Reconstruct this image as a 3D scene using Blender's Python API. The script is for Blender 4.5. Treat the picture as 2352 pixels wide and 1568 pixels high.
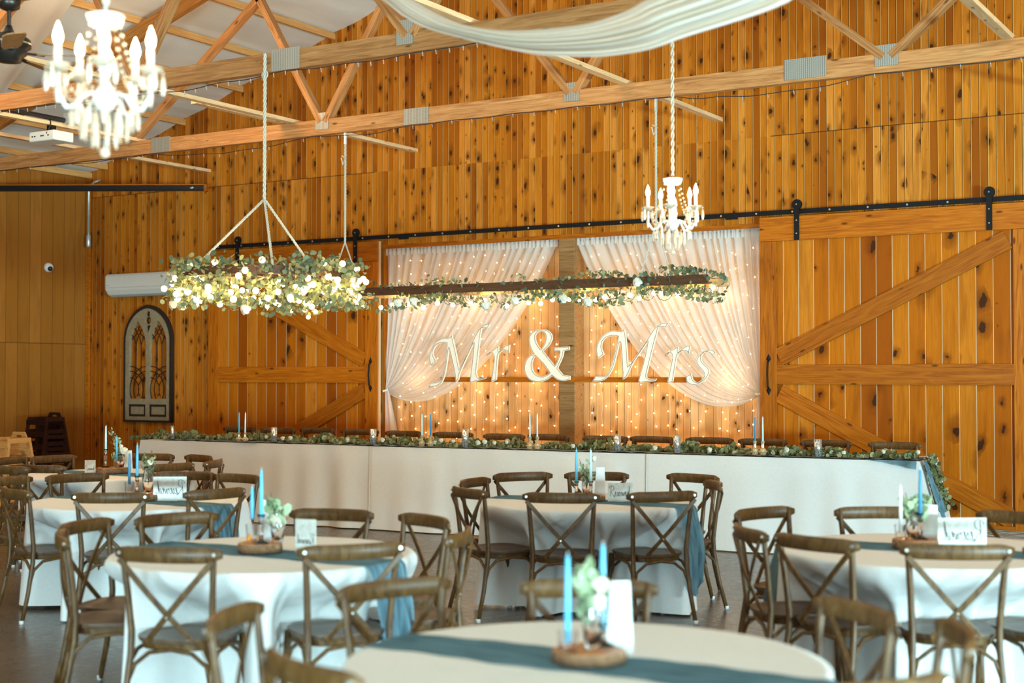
import bpy, bmesh, math, random
from mathutils import Vector, Matrix
R = math.radians
random.seed(7)
SC = bpy.context.scene
COL = SC.collection
for o in list(bpy.data.objects): bpy.data.objects.remove(o)

# ------------------------------------------------------------------ camera
EYE = Vector((0, 0, 1.67)); FPX = 3267.0; YAW = R(31.05); PIT = math.atan(77/3267)
cam = bpy.data.cameras.new('camera'); camo = bpy.data.objects.new('camera', cam); COL.objects.link(camo)
camo.location = EYE; camo.rotation_euler = (R(90)+PIT, 0, YAW)
cam.sensor_width = 36; cam.lens = FPX/2352*36; cam.clip_start = 0.05; cam.clip_end = 100
cam.dof.use_dof = True; cam.dof.focus_distance = 14.0; cam.dof.aperture_fstop = 1.7
SC.camera = camo
FW = Vector((-math.sin(YAW)*math.cos(PIT), math.cos(YAW)*math.cos(PIT), math.sin(PIT)))
RT = Vector((math.cos(YAW), math.sin(YAW), 0)); UP = RT.cross(FW)
def ray(x, y): return FW + RT*((x-1176)/FPX) - UP*((y-784)/FPX)
def atY(x, y, Y): v = ray(x, y); return EYE + v*(Y/v.y)
def atX(x, y, X): v = ray(x, y); return EYE + v*(X/v.x)
def atZ(x, y, Z): v = ray(x, y); return EYE + v*((Z-EYE.z)/v.z)
def atD(x, y, D): return EYE + ray(x, y)*D
def depth(p): return (Vector(p)-EYE).dot(FW)

# ------------------------------------------------------------------ light & exposure
SC.view_settings.view_transform = 'Standard'; SC.view_settings.look = 'None'
SC.view_settings.exposure = 0.0; SC.view_settings.gamma = 1.0
try: SC.view_settings.use_curve_mapping = False
except Exception: pass
W = bpy.data.worlds.new('world'); SC.world = W; W.use_nodes = True
W.node_tree.nodes['Background'].inputs[0].default_value = (0.62, 0.80, 1.0, 1)
W.node_tree.nodes['Background'].inputs[1].default_value = 1.0
def area(name, loc, rot, sx, sy, col, power):
    l = bpy.data.lights.new(name, 'AREA'); l.shape = 'RECTANGLE'; l.size = sx; l.size_y = sy
    l.color = col; l.energy = power
    o = bpy.data.objects.new(name, l); COL.objects.link(o); o.location = loc; o.rotation_euler = rot
    o.visible_camera = True
    return o
def point(name, loc, col, power, rad=0.03):
    l = bpy.data.lights.new(name, 'POINT'); l.color = col; l.energy = power; l.shadow_soft_size = rad
    o = bpy.data.objects.new(name, l); COL.objects.link(o); o.location = loc
    return o
COOL = (0.55, 0.89, 1.0); WARM = (1.0, 0.70, 0.42)
# daylight coming in through the big open doors behind and to the right of the camera
area('daylight_door_front', (0.5, -5.8, 0.47), (R(90), 0, R(0)), 7.0, 0.85, COOL, 2300)
area('daylight_door_right', (8.95, 2.6, 0.47), (R(90), 0, R(90)), 8.0, 0.85, COOL, 3900)
# warm fill lights added up among the trusses, without any fixtures
for x, y, z, p in [(-11.8, 7.9, 4.7, 130), (-9.6, 5.2, 4.9, 130), (-10.3, 10.6, 4.8, 75), (-6.3, 10.6, 5.0, 30), (-1.0, 8.6, 5.0, 110), (3.0, 9.0, 4.6, 130)]:
    point('warm_fill', (x, y, z), WARM, p, 0.25)

# ------------------------------------------------------------------ materials
MATS = {}
class NT:
    def __init__(s, name):
        s.m = bpy.data.materials.new(name); s.m.use_nodes = True; s.t = s.m.node_tree; s.b = s.t.nodes['Principled BSDF']
        s.out = s.t.nodes['Material Output']
        MATS[name] = s.m
    def n(s, typ, **kw):
        nd = s.t.nodes.new(typ)
        for k, v in kw.items(): setattr(nd, k, v)
        return nd
    def put(s, sock, v):
        if hasattr(v, 'is_linked') or isinstance(v, bpy.types.NodeSocket): s.t.links.new(v, sock)
        else:
            if isinstance(v, (tuple, list)) and len(v) == 3 and sock.type == 'RGBA': v = (*v, 1)
            sock.default_value = v
    def math(s, op, a, b=0.0, c=None, clamp=False):
        nd = s.n('ShaderNodeMath', operation=op, use_clamp=clamp); s.put(nd.inputs[0], a); s.put(nd.inputs[1], b)
        if c is not None: s.put(nd.inputs[2], c)
        return nd.outputs[0]
    def xyz(s, v):
        nd = s.n('ShaderNodeSeparateXYZ'); s.put(nd.inputs[0], v); return nd.outputs
    def vec(s, x, y, z):
        nd = s.n('ShaderNodeCombineXYZ'); [s.put(nd.inputs[i], q) for i, q in enumerate((x, y, z))]; return nd.outputs[0]
    def coord(s, k='Object'): return s.n('ShaderNodeTexCoord').outputs[k]
    def noise(s, v, sc, det=3.0, rough=0.55, dist=0.0, out=0):
        nd = s.n('ShaderNodeTexNoise'); s.put(nd.inputs['Vector'], v); nd.inputs['Scale'].default_value = sc
        nd.inputs['Detail'].default_value = det; nd.inputs['Roughness'].default_value = rough; nd.inputs['Distortion'].default_value = dist
        return nd.outputs[out]
    def ramp(s, f, stops, interp='LINEAR'):
        nd = s.n('ShaderNodeValToRGB'); s.put(nd.inputs[0], f); e = nd.color_ramp.elements; nd.color_ramp.interpolation = interp
        while len(e) < len(stops): e.new(0.5)
        for i, (p, c) in enumerate(stops):
            e[i].position = p; e[i].color = (*c, 1) if len(c) == 3 else c
        return nd.outputs[0]
    def mix(s, f, a, b, mode='MIX'):
        nd = s.n('ShaderNodeMix', data_type='RGBA', blend_type=mode)
        s.put(nd.inputs[0], f); s.put(nd.inputs[6], a); s.put(nd.inputs[7], b); return nd.outputs[2]
    def mapr(s, v, a, b, c=0.0, d=1.0):
        nd = s.n('ShaderNodeMapRange'); s.put(nd.inputs[0], v)
        for i, q in enumerate((a, b, c, d)): nd.inputs[i+1].default_value = q
        return nd.outputs[0]
    def bump(s, h, st=0.3, dist=0.01):
        nd = s.n('ShaderNodeBump'); nd.inputs['Strength'].default_value = st; nd.inputs['Distance'].default_value = dist
        s.put(nd.inputs['Height'], h); s.t.links.new(nd.outputs[0], s.b.inputs['Normal'])
    def set(s, **kw):
        for k, v in kw.items():
            k = {'col': 'Base Color', 'rough': 'Roughness', 'metal': 'Metallic', 'trans': 'Transmission Weight', 'ior': 'IOR', 'alpha': 'Alpha',
                 'emc': 'Emission Color', 'ems': 'Emission Strength', 'spec': 'Specular IOR Level', 'sss': 'Subsurface Weight'}[k]
            s.put(s.b.inputs[k], v)
        return s

def leafy(m):
    tr = m.n('ShaderNodeBsdfTranslucent'); m.t.links.new(m.b.inputs['Base Color'].links[0].from_socket, tr.inputs[0])
    mx = m.n('ShaderNodeMixShader'); mx.inputs[0].default_value = 0.35
    m.t.links.new(m.b.outputs[0], mx.inputs[1]); m.t.links.new(tr.outputs[0], mx.inputs[2]); m.t.links.new(mx.outputs[0], m.out.inputs[0])
NT.leafy = leafy
def flat(name, col, rough=0.5, var=0.12, sc=18, **kw):
    m = NT(name); c = m.coord(); nz = m.noise(c, sc)
    lo = tuple(q*(1-var) for q in col); hi = tuple(min(1, q*(1+var)) for q in col)
    m.set(col=m.ramp(nz, [(0.3, lo), (0.7, hi)]), rough=rough, **kw); return m.m

def planks(name, axis, width, tones, groove=(0.03, 0.02, 0.008), pale=None, seam=None, knot=1.0, rough=0.5, gw=0.05, kv=4.4):
    m = NT(name); x, y, z = m.xyz(m.coord()); u = x if axis == 'X' else y
    row = m.math('GREATER_THAN', z, seam) if seam else 0.0
    uw = m.math('DIVIDE', u, width); idx = m.math('FLOOR', uw); fr = m.math('SUBTRACT', uw, idx)
    wn = m.n('ShaderNodeTexWhiteNoise', noise_dimensions='2D'); m.put(wn.inputs['Vector'], m.vec(idx, row, 0.0))
    rnd = wn.outputs[0]; rr = m.math('MULTIPLY', rnd, 37.0)
    grain = m.noise(m.vec(m.math('MULTIPLY', u, 26.0), rr, m.math('MULTIPLY', z, 1.1)), 1.6, 4, 0.6, 1.2)
    broad = m.noise(m.vec(m.math('MULTIPLY', u, 5.0), rr, m.math('MULTIPLY', z, 0.8)), 1.5, 2, 0.5, 0.6)
    base = m.ramp(rnd, [(0.0, tones[0]), (0.35, tones[1]), (0.75, tones[2]), (1.0, tones[3])])
    dk = m.mix(m.mapr(grain, 0.35, 0.75, 0.0, 0.55), base, tones[0])
    dk = m.mix(m.mapr(broad, 0.5, 0.8, 0.0, 0.5), dk, tuple(q*0.62 for q in tones[0]))
    if knot:
        vo = m.n('ShaderNodeTexVoronoi', voronoi_dimensions='2D'); vo.inputs['Scale'].default_value = 1.0
        wob = m.noise(m.coord(), 9, 2)
        m.put(vo.inputs['Vector'], m.vec(m.math('ADD', m.math('MULTIPLY', u, 0.62/width), m.math('MULTIPLY', wob, 0.25)),
              m.math('ADD', m.math('ADD', m.math('MULTIPLY', z, kv), rr), m.math('MULTIPLY', wob, 0.5)), 0.0))
        d = vo.outputs['Distance']; cr = m.xyz(vo.outputs['Color'])[0]
        rad = m.math('MULTIPLY', m.math('SUBTRACT', cr, 0.42, clamp=True), 0.30*knot)
        halo = m.math('MULTIPLY', rad, 3.8)
        hk = m.math('SUBTRACT', 1.0, m.math('DIVIDE', d, m.math('ADD', halo, 0.001)), clamp=True)
        kk = m.math('MULTIPLY', m.math('SUBTRACT', 1.0, m.math('DIVIDE', d, m.math('ADD', rad, 0.001)), clamp=True), 5.0, clamp=True)
        dk = m.mix(m.math('MULTIPLY', hk, 1.0), dk, tuple(q*0.5 for q in tones[0]))
        dk = m.mix(m.math('MULTIPLY', kk, 0.93), dk, (0.045, 0.014, 0.004))
    g = m.math('LESS_THAN', fr, gw)
    if pale:
        g2 = m.math('MULTIPLY', m.math('GREATER_THAN', fr, gw), m.math('LESS_THAN', fr, gw*1.8))
        dk = m.mix(m.math('MULTIPLY', g2, 0.75), dk, pale)
    dk = m.mix(m.math('MULTIPLY', g, 0.8), dk, groove)
    if seam:
        sg = m.math('LESS_THAN', m.math('ABSOLUTE', m.math('SUBTRACT', z, seam)), 0.005)
        if axis == 'X':
            mid = m.math('MULTIPLY', m.math('GREATER_THAN', x, -10.9), m.math('LESS_THAN', x, -5.55)); sg = m.math('MULTIPLY', sg, m.math('SUBTRACT', 1.0, mid))
        dk = m.mix(m.math('MULTIPLY', sg, 0.8), dk, groove)
    m.set(col=dk, rough=0.62, spec=0.10)
    m.bump(m.math('SUBTRACT', m.math('MULTIPLY', grain, 0.12), g), 0.5, 0.004)
    return m.m

def beamwood(name, tones, rough=0.6, knot=True):
    m = NT(name); c = m.coord(); x, y, z = m.xyz(c)
    oi = m.n('ShaderNodeObjectInfo').outputs['Random']; off = m.math('MULTIPLY', oi, 50.0)
    v = m.vec(m.math('ADD', m.math('MULTIPLY', x, 1.3), off), m.math('MULTIPLY', y, 22.0), m.math('MULTIPLY', z, 22.0))
    g = m.noise(v, 1.4, 4, 0.6, 1.5); col = m.ramp(g, [(0.3, tones[0]), (0.5, tones[1]), (0.72, tones[2])])
    if knot:
        vo = m.n('ShaderNodeTexVoronoi'); vo.inputs['Scale'].default_value = 1.0
        m.put(vo.inputs['Vector'], m.vec(m.math('ADD', m.math('MULTIPLY', x, 3.0), off), m.math('MULTIPLY', y, 9.0), m.math('MULTIPLY', z, 9.0)))
        k = m.math('MULTIPLY', m.math('SUBTRACT', 0.14, vo.outputs['Distance'], clamp=True), 14.0, clamp=True)
        col = m.mix(m.math('MULTIPLY', k, 0.85), col, tuple(q*0.28 for q in tones[0]))
    br = m.mapr(oi, 0, 1, 0.85, 1.15)
    col = m.mix(1.0, col, m.vec(br, br, br), 'MULTIPLY')
    m.set(col=col, rough=rough, spec=0.18); m.bump(g, 0.2, 0.003); return m.m

PINE = [(0.30, 0.070, 0.003), (0.50, 0.145, 0.006), (0.63, 0.205, 0.014), (0.72, 0.265, 0.036)]
planks('pine_wall', 'X', 0.0835, PINE, pale=(0.80, 0.45, 0.14), seam=4.27, gw=0.075, knot=1.0)
planks('pine_recess', 'X', 0.093, [(0.50, 0.24, 0.08), (0.62, 0.33, 0.13), (0.68, 0.40, 0.18), (0.72, 0.45, 0.23)], pale=(0.8, 0.5, 0.2), gw=0.06, knot=0.85)  # same knotty pine in paler tones, fairy light glow put into the colour
planks('door_boards', 'X', 0.168, [(0.28, 0.058, 0.002), (0.44, 0.112, 0.003), (0.55, 0.162, 0.006), (0.60, 0.205, 0.018)], groove=(0.62, 0.48, 0.30), gw=0.04, knot=0.8, kv=2.6)
planks('ply_wall', 'Y', 0.203, [(0.30, 0.105, 0.012), (0.34, 0.120, 0.016), (0.37, 0.135, 0.020), (0.39, 0.145, 0.024)], groove=(0.06, 0.025, 0.008), gw=0.03, seam=2.12, knot=0)
beamwood('door_trim', [(0.26, 0.056, 0.002), (0.41, 0.108, 0.004), (0.52, 0.155, 0.008)], 0.5)
beamwood('truss_wood', [(0.25, 0.095, 0.026), (0.39, 0.17, 0.055), (0.50, 0.25, 0.095)])
beamwood('truss_dark', [(0.22, 0.08, 0.015), (0.34, 0.14, 0.03), (0.44, 0.19, 0.05)])
beamwood('brace_wood', [(0.62, 0.36, 0.16), (0.74, 0.47, 0.24), (0.82, 0.57, 0.32)])
beamwood('purlin_wood', [(0.55, 0.26, 0.08), (0.66, 0.34, 0.11), (0.74, 0.41, 0.16)])
beamwood('post_wood', [(0.20, 0.10, 0.035), (0.30, 0.16, 0.06), (0.38, 0.22, 0.09)])
beamwood('ladder_dark', [(0.05, 0.022, 0.010), (0.075, 0.032, 0.014), (0.10, 0.045, 0.02)], 0.5, False)
beamwood('ladder_light', [(0.42, 0.22, 0.09), (0.52, 0.30, 0.13), (0.6, 0.36, 0.17)], 0.6, False)
beamwood('dark_stain', [(0.020, 0.006, 0.004), (0.030, 0.009, 0.005), (0.05, 0.013, 0.007)], 0.6, False); MATS['dark_stain'].node_tree.nodes['Principled BSDF'].inputs['Specular IOR Level'].default_value = 0.15
beamwood('light_stain', [(0.42, 0.19, 0.05), (0.52, 0.26, 0.08), (0.60, 0.32, 0.11)], 0.4, False)
flat('iron', (0.008, 0.007, 0.007), 0.6, spec=0.2)
flat('steel_bolt', (0.6, 0.58, 0.52), 0.3, metal=0.8)
m = NT('plate_metal'); c = m.coord(); x, y, z = m.xyz(c)
w = m.math('MULTIPLY', m.math('SINE', m.math('MULTIPLY', x, 330.0)), m.math('ADD', m.math('SINE', m.math('MULTIPLY', z, 420.0)), 1.4))
m.set(col=m.ramp(w, [(0.0, (0.34, 0.32, 0.27)), (0.9, (0.17, 0.16, 0.13))]), rough=0.5, metal=0.3)
m = NT('insulation'); c = m.coord(); x, y, z = m.xyz(c)
nz = m.noise(m.vec(m.math('MULTIPLY', x, 2.2), m.math('MULTIPLY', y, 0.6), 0.0), 0.9, 3, 0.5, 0.4)
m.set(col=m.ramp(nz, [(0.3, (0.78, 0.78, 0.72)), (0.7, (0.84, 0.84, 0.78))]), rough=0.45); m.bump(nz, 0.6, 0.05)
m = NT('concrete'); c = m.coord(); nz = m.noise(c, 1.2, 5, 0.6); n2 = m.noise(c, 14, 3)
m.set(col=m.ramp(nz, [(0.3, (0.075, 0.056, 0.042)), (0.7, (0.12, 0.095, 0.075))]), rough=m.mapr(n2, 0.3, 0.7, 0.24, 0.34))
def fabric(name, col, trans=0.0, rough=0.85, weave=60, transp=0.0, var=0.06):
    m = NT(name); nz = m.noise(m.coord(), weave, 3)
    lo = tuple(q*(1-var) for q in col)
    m.set(col=m.ramp(nz, [(0.3, lo), (0.7, col)]), rough=rough, spec=0.2); m.bump(nz, 0.15, 0.002)
    cur = m.b.outputs[0]
    if trans:
        tr = m.n('ShaderNodeBsdfTranslucent'); m.put(tr.inputs[0], col); mx = m.n('ShaderNodeMixShader'); mx.inputs[0].default_value = trans
        m.t.links.new(cur, mx.inputs[1]); m.t.links.new(tr.outputs[0], mx.inputs[2]); cur = mx.outputs[0]
    if transp:
        tp = m.n('ShaderNodeBsdfTransparent'); mx = m.n('ShaderNodeMixShader'); mx.inputs[0].default_value = transp
        m.t.links.new(cur, mx.inputs[1]); m.t.links.new(tp.outputs[0], mx.inputs[2]); cur = mx.outputs[0]
    m.t.links.new(cur, m.out.inputs[0]); return m.m
fabric('white_cloth', (0.82, 0.80, 0.76), 0.08)
fabric('sheer_cloth', (0.90, 0.88, 0.83), 0.42, transp=0.24, weave=90)
fabric('drape_cloth', (0.90, 0.83, 0.72), 0.35, weave=40)
def gauze(name, a, b, trans):
    m = NT(name); c = m.coord(); x, y, z = m.xyz(c)
    nz = m.noise(m.vec(m.math('MULTIPLY', x, 5.0), m.math('MULTIPLY', y, 60.0), m.math('MULTIPLY', z, 5.0)), 1.0, 4)
    m.set(col=m.ramp(nz, [(0.35, a), (0.65, b)]), rough=0.9, spec=0.1); m.bump(nz, 0.5, 0.004)
    tr = m.n('ShaderNodeBsdfTranslucent'); m.put(tr.inputs[0], b); mx = m.n('ShaderNodeMixShader'); mx.inputs[0].default_value = trans
    m.t.links.new(m.b.outputs[0], mx.inputs[1]); m.t.links.new(tr.outputs[0], mx.inputs[2]); m.t.links.new(mx.outputs[0], m.out.inputs[0])
gauze('blue_gauze', (0.085, 0.15, 0.185), (0.23, 0.39, 0.46), 0.45)
gauze('grey_gauze', (0.13, 0.16, 0.18), (0.22, 0.25, 0.27), 0.1)
m = NT('chair_wood'); c = m.coord(); x, y, z = m.xyz(c)
oi = m.n('ShaderNodeObjectInfo').outputs['Random']
nz = m.noise(m.vec(m.math('ADD', m.math('MULTIPLY', x, 14.0), m.math('MULTIPLY', oi, 9.0)), m.math('MULTIPLY', y, 14.0), m.math('MULTIPLY', z, 5.0)), 2.2, 4, 0.6, 1.0)
m.set(col=m.ramp(nz, [(0.25, (0.048, 0.020, 0.006)), (0.5, (0.106, 0.049, 0.013)), (0.75, (0.17, 0.092, 0.032))]), rough=0.42, spec=0.35)
flat('seat_wood', (0.11, 0.065, 0.038), 0.4, 0.3)
flat('foot_plastic', (0.75, 0.75, 0.72), 0.4)
m = NT('leaf_green'); g = m.n('ShaderNodeNewGeometry').outputs['Random Per Island']
m.set(col=m.ramp(g, [(0.0, (0.10, 0.11, 0.035)), (0.4, (0.21, 0.23, 0.09)), (0.8, (0.36, 0.37, 0.18)), (1.0, (0.50, 0.45, 0.25))]), rough=0.6); m.leafy()
m = NT('leaf_eucalyptus'); g = m.n('ShaderNodeNewGeometry').outputs['Random Per Island']
m.set(col=m.ramp(g, [(0.0, (0.06, 0.085, 0.05)), (0.4, (0.13, 0.17, 0.10)), (0.8, (0.22, 0.26, 0.14)), (1.0, (0.34, 0.34, 0.14))]), rough=0.6); m.leafy()
flat('leaf_pale', (0.33, 0.42, 0.24), 0.6, 0.3); flat('leaf_brown', (0.22, 0.09, 0.03), 0.6, 0.3)
flat('vine_stem', (0.07, 0.045, 0.025), 0.7); flat('wire_black', (0.012, 0.012, 0.012), 0.5); flat('wire_pale', (0.55, 0.45, 0.30), 0.5)
flat('rose_white', (0.74, 0.68, 0.54), 0.6, 0.1); flat('rose_blush', (0.82, 0.60, 0.48), 0.6, 0.1)
flat('appliance_white', (0.74, 0.73, 0.66), 0.35, 0.02); flat('grey_plastic', (0.35, 0.34, 0.31), 0.4)
flat('galvanised', (0.55, 0.57, 0.56), 0.35, metal=0.6); flat('screen_black', (0.006, 0.006, 0.007), 0.3)
flat('bronze', (0.05, 0.038, 0.03), 0.35, metal=0.7); flat('fan_blade', (0.33, 0.14, 0.04), 0.45, 0.25)
m = NT('rope_white'); m.set(col=(0.50, 0.46, 0.36), rough=0.8)
m = NT('distressed_cream'); c = m.coord(); x, y, z = m.xyz(c)
nz = m.noise(m.vec(m.math('MULTIPLY', x, 90.0), 3.3, m.math('MULTIPLY', z, 26.0)), 1.0, 4, 0.6)
m.set(col=m.ramp(nz, [(0.66, (0.96, 0.85, 0.70)), (0.71, (0.20, 0.15, 0.10))]), rough=0.6)
m = NT('arch_cream'); nz = m.noise(m.coord(), 16, 5, 0.7)
m.set(col=m.ramp(nz, [(0.3, (0.24, 0.18, 0.10)), (0.7, (0.37, 0.28, 0.165))]), rough=0.6)
flat('arch_black', (0.018, 0.014, 0.012), 0.5); flat('letter_edge', (0.16, 0.10, 0.055), 0.6)
def bulb(name, col, s):
    m = NT(name); m.set(col=(0, 0, 0), emc=col, ems=s); m.m.cycles.emission_sampling = 'NONE'
bulb('edison_glow', (1.0, 0.70, 0.30), 26); bulb('fairy_glow', (1.0, 0.66, 0.28), 45); bulb('chandelier_glow', (1.0, 0.74, 0.42), 40)
m = NT('glass'); m.set(col=(1, 1, 1), rough=0.05, trans=1.0, ior=1.45)
m = NT('crystal'); m.set(col=(1.0, 0.84, 0.64), rough=0.12, trans=0.6, ior=1.5, spec=0.8)
m = NT('milk_glass'); m.set(col=(0.92, 0.90, 0.84), rough=0.15, trans=0.2)
m = NT('mercury_glass'); nz = m.noise(m.coord(), 90, 4, 0.7)
m.set(col=m.ramp(nz, [(0.42, (0.20, 0.20, 0.18)), (0.52, (0.88, 0.88, 0.85))]), rough=0.18, metal=0.75)
m = NT('gold_glass'); m.set(col=(0.85, 0.66, 0.38), rough=0.15, trans=0.5, metal=0.3)
m = NT('frosted_acrylic'); nz = m.noise(m.coord(), 30, 3)
m.set(col=m.ramp(nz, [(0.4, (0.66, 0.62, 0.53)), (0.65, (0.80, 0.78, 0.72))]), rough=0.25, trans=0.25)
flat('ink', (0.02, 0.015, 0.015), 0.5); flat('card_white', (0.80, 0.82, 0.79), 0.6, 0.03)
flat('wax_blue', (0.10, 0.42, 0.62), 0.45, 0.05, sss=0.0); flat('wax_deep', (0.03, 0.20, 0.36), 0.45, 0.05); flat('wax_pale', (0.52, 0.74, 0.78), 0.45, 0.04); flat('wax_white', (0.78, 0.82, 0.80), 0.45, 0.04)
m = NT('bark'); nz = m.noise(m.coord(), 40, 5, 0.7, 1); m.set(col=m.ramp(nz, [(0.3, (0.06, 0.025, 0.012)), (0.6, (0.28, 0.14, 0.06)), (0.8, (0.5, 0.33, 0.2))]), rough=0.8); m.bump(nz, 0.8, 0.01)
flat('slice_face', (0.46, 0.18, 0.06), 0.5, 0.2); flat('flame_orange', (0.7, 0.25, 0.03), 0.4)
m = NT('whitewashed'); nz = m.noise(m.vec(m.math('MULTIPLY', m.xyz(m.coord())[0], 2.0), 0.0, m.math('MULTIPLY', m.xyz(m.coord())[2], 60.0)), 3, 4)
m.set(col=m.ramp(nz, [(0.45, (0.26, 0.10, 0.04)), (0.6, (0.6, 0.5, 0.4))]), rough=0.7)

# ------------------------------------------------------------------ mesh helpers
class MB:
    def __init__(s): s.v = []; s.f = []
    def add(s, vs, fs):
        b = len(s.v); s.v += [tuple(q) for q in vs]; s.f += [tuple(i+b for i in f) for f in fs]
    def box(s, c, d, rot=None):
        hx, hy, hz = d[0]/2, d[1]/2, d[2]/2; M = rot or Matrix.Identity(3); c = Vector(c)
        vs = [c + M @ Vector((x, y, z)) for x in (-hx, hx) for y in (-hy, hy) for z in (-hz, hz)]
        s.add(vs, [(0, 1, 3, 2), (4, 6, 7, 5), (0, 4, 5, 1), (2, 3, 7, 6), (0, 2, 6, 4), (1, 5, 7, 3)]); return s
    def bar(s, p0, p1, w, h, up=(0, 0, 1)):
        p0 = Vector(p0); p1 = Vector(p1); d = (p1-p0); L = d.length; d.normalize(); u = Vector(up)
        sd = u.cross(d)
        if sd.length < 1e-4: sd = Vector((1, 0, 0))
        sd.normalize(); u2 = d.cross(sd); M = Matrix((d, sd, u2)).transposed()
        return s.box((p0+p1)/2, (L, w, h), M)
    def tube(s, path, r, n=8, cap=True, flatz=None):
        path = [Vector(p) for p in path]; N = len(path); rs = r if isinstance(r, (list, tuple)) else [r]*N
        vs = []; prev = None
        for i, p in enumerate(path):
            d = (path[min(i+1, N-1)]-path[max(i-1, 0)])
            if d.length < 1e-9: d = Vector((0, 0, 1))
            d.normalize()
            if prev is None:
                a = Vector((0, 0, 1)) if abs(d.z) < 0.9 else Vector((1, 0, 0)); prev = (a - d*a.dot(d)).normalized()
            else:
                prev = prev - d*prev.dot(d); prev = prev.normalized() if prev.length > 1e-6 else d.orthogonal().normalized()
            b = d.cross(prev)
            for k in range(n):
                t = 2*math.pi*k/n; vs.append(p + prev*(math.cos(t)*rs[i]) + b*(math.sin(t)*rs[i]*(flatz or 1)))
        fs = [(i*n+k, i*n+(k+1) % n, (i+1)*n+(k+1) % n, (i+1)*n+k) for i in range(N-1) for k in range(n)]
        if cap: fs += [tuple(range(n))[::-1], tuple((N-1)*n+k for k in range(n))]
        s.add(vs, fs); return s
    def lathe(s, prof, c=(0, 0, 0), n=16, cap=True):
        c = Vector(c); vs = [c + Vector((math.cos(2*math.pi*k/n)*r, math.sin(2*math.pi*k/n)*r, z)) for r, z in prof for k in range(n)]
        N = len(prof); fs = [(i*n+k, i*n+(k+1) % n, (i+1)*n+(k+1) % n, (i+1)*n+k) for i in range(N-1) for k in range(n)]
        if cap:
            if prof[0][0] > 1e-5: fs.append(tuple(range(n))[::-1])
            if prof[-1][0] > 1e-5: fs.append(tuple((N-1)*n+k for k in range(n)))
        s.add(vs, fs); return s
    def ball(s, c, r, n=8, m=5, sq=1.0):
        pr = [(max(math.sin(math.pi*i/m), 1e-4)*r, -math.cos(math.pi*i/m)*r*sq) for i in range(m+1)]
        return s.lathe(pr, c, n, False)
    def grid(s, fn, nu, nv, wrapu=False):
        vs = [fn(i/nu, j/nv) for j in range(nv+1) for i in range(nu+(0 if wrapu else 1))]; W_ = nu+(0 if wrapu else 1)
        fs = [(j*W_+i, j*W_+(i+1) % W_, (j+1)*W_+(i+1) % W_, (j+1)*W_+i) for j in range(nv) for i in range(nu)]
        s.add(vs, fs); return s
    def leaf(s, c, nrm, up, a, b, fold=0.15, n=6):
        nrm = nrm.normalized(); u = (up - nrm*up.dot(nrm)); u = u.normalized() if u.length > 1e-4 else nrm.orthogonal().normalized(); w = nrm.cross(u)
        vs = [c + u*(math.sin(2*math.pi*k/n)*a) + w*(math.cos(2*math.pi*k/n)*b) + nrm*(abs(math.cos(2*math.pi*k/n))*b*fold) for k in range(n)]
        s.add(vs, [tuple(range(n))]); return s
    def make(s, name, mat, parent=None, smooth=False, bevel=0, solid=0):
        me = bpy.data.meshes.new(name); me.from_pydata(s.v, [], s.f); me.update()
        if isinstance(mat, str): mat = MATS[mat]
        me.materials.append(mat)
        o = bpy.data.objects.new(name, me); COL.objects.link(o)
        if parent: o.parent = parent
        if smooth:
            for p in me.polygons: p.use_smooth = True
        if bevel:
            b = o.modifiers.new('b', 'BEVEL'); b.width = bevel; b.segments = 2; b.limit_method = 'ANGLE'; b.angle_limit = R(40)
        if solid:
            q = o.modifiers.new('s', 'SOLIDIFY'); q.thickness = solid; q.offset = 0
        return o
def tag(o, label, cat, group=None, kind=None):
    o['label'] = label; o['category'] = cat
    if group: o['group'] = group
    if kind: o['kind'] = kind
    return o
def struct(o): o['kind'] = 'structure'; return o
def thing(name, label, cat, loc=(0, 0, 0), rz=0.0, group=None):
    o = bpy.data.objects.new(name, None); COL.objects.link(o); o.location = loc; o.rotation_euler = (0, 0, rz); o.empty_display_size = 0.1
    return tag(o, label, cat, group)
def copy_tree(o, parent=None):
    c = o.copy(); COL.objects.link(c); c.parent = parent
    for ch in list(o.children): copy_tree(ch, c)
    return c
def beam(name, p0, p1, w, h, mat, parent=None, up=(0, 0, 1), bevel=0):
    """board with its own local X along its length (so its grain follows it); w is across, h along 'up'"""
    p0 = Vector(p0); p1 = Vector(p1); d = p1-p0; L = d.length; d.normalize(); sd = Vector(up).cross(d).normalized(); u = d.cross(sd)
    o = MB().box((0, 0, 0), (L, w, h)).make(name, mat, None, bevel=bevel)
    o.matrix_world = Matrix.Translation((p0+p1)/2) @ Matrix((d, sd, u)).transposed().to_4x4()
    if parent:
        mw = o.matrix_world.copy(); o.parent = parent
        o.matrix_basis = (Matrix.Translation(parent.location) @ parent.rotation_euler.to_matrix().to_4x4()).inverted() @ mw
    return o
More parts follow.
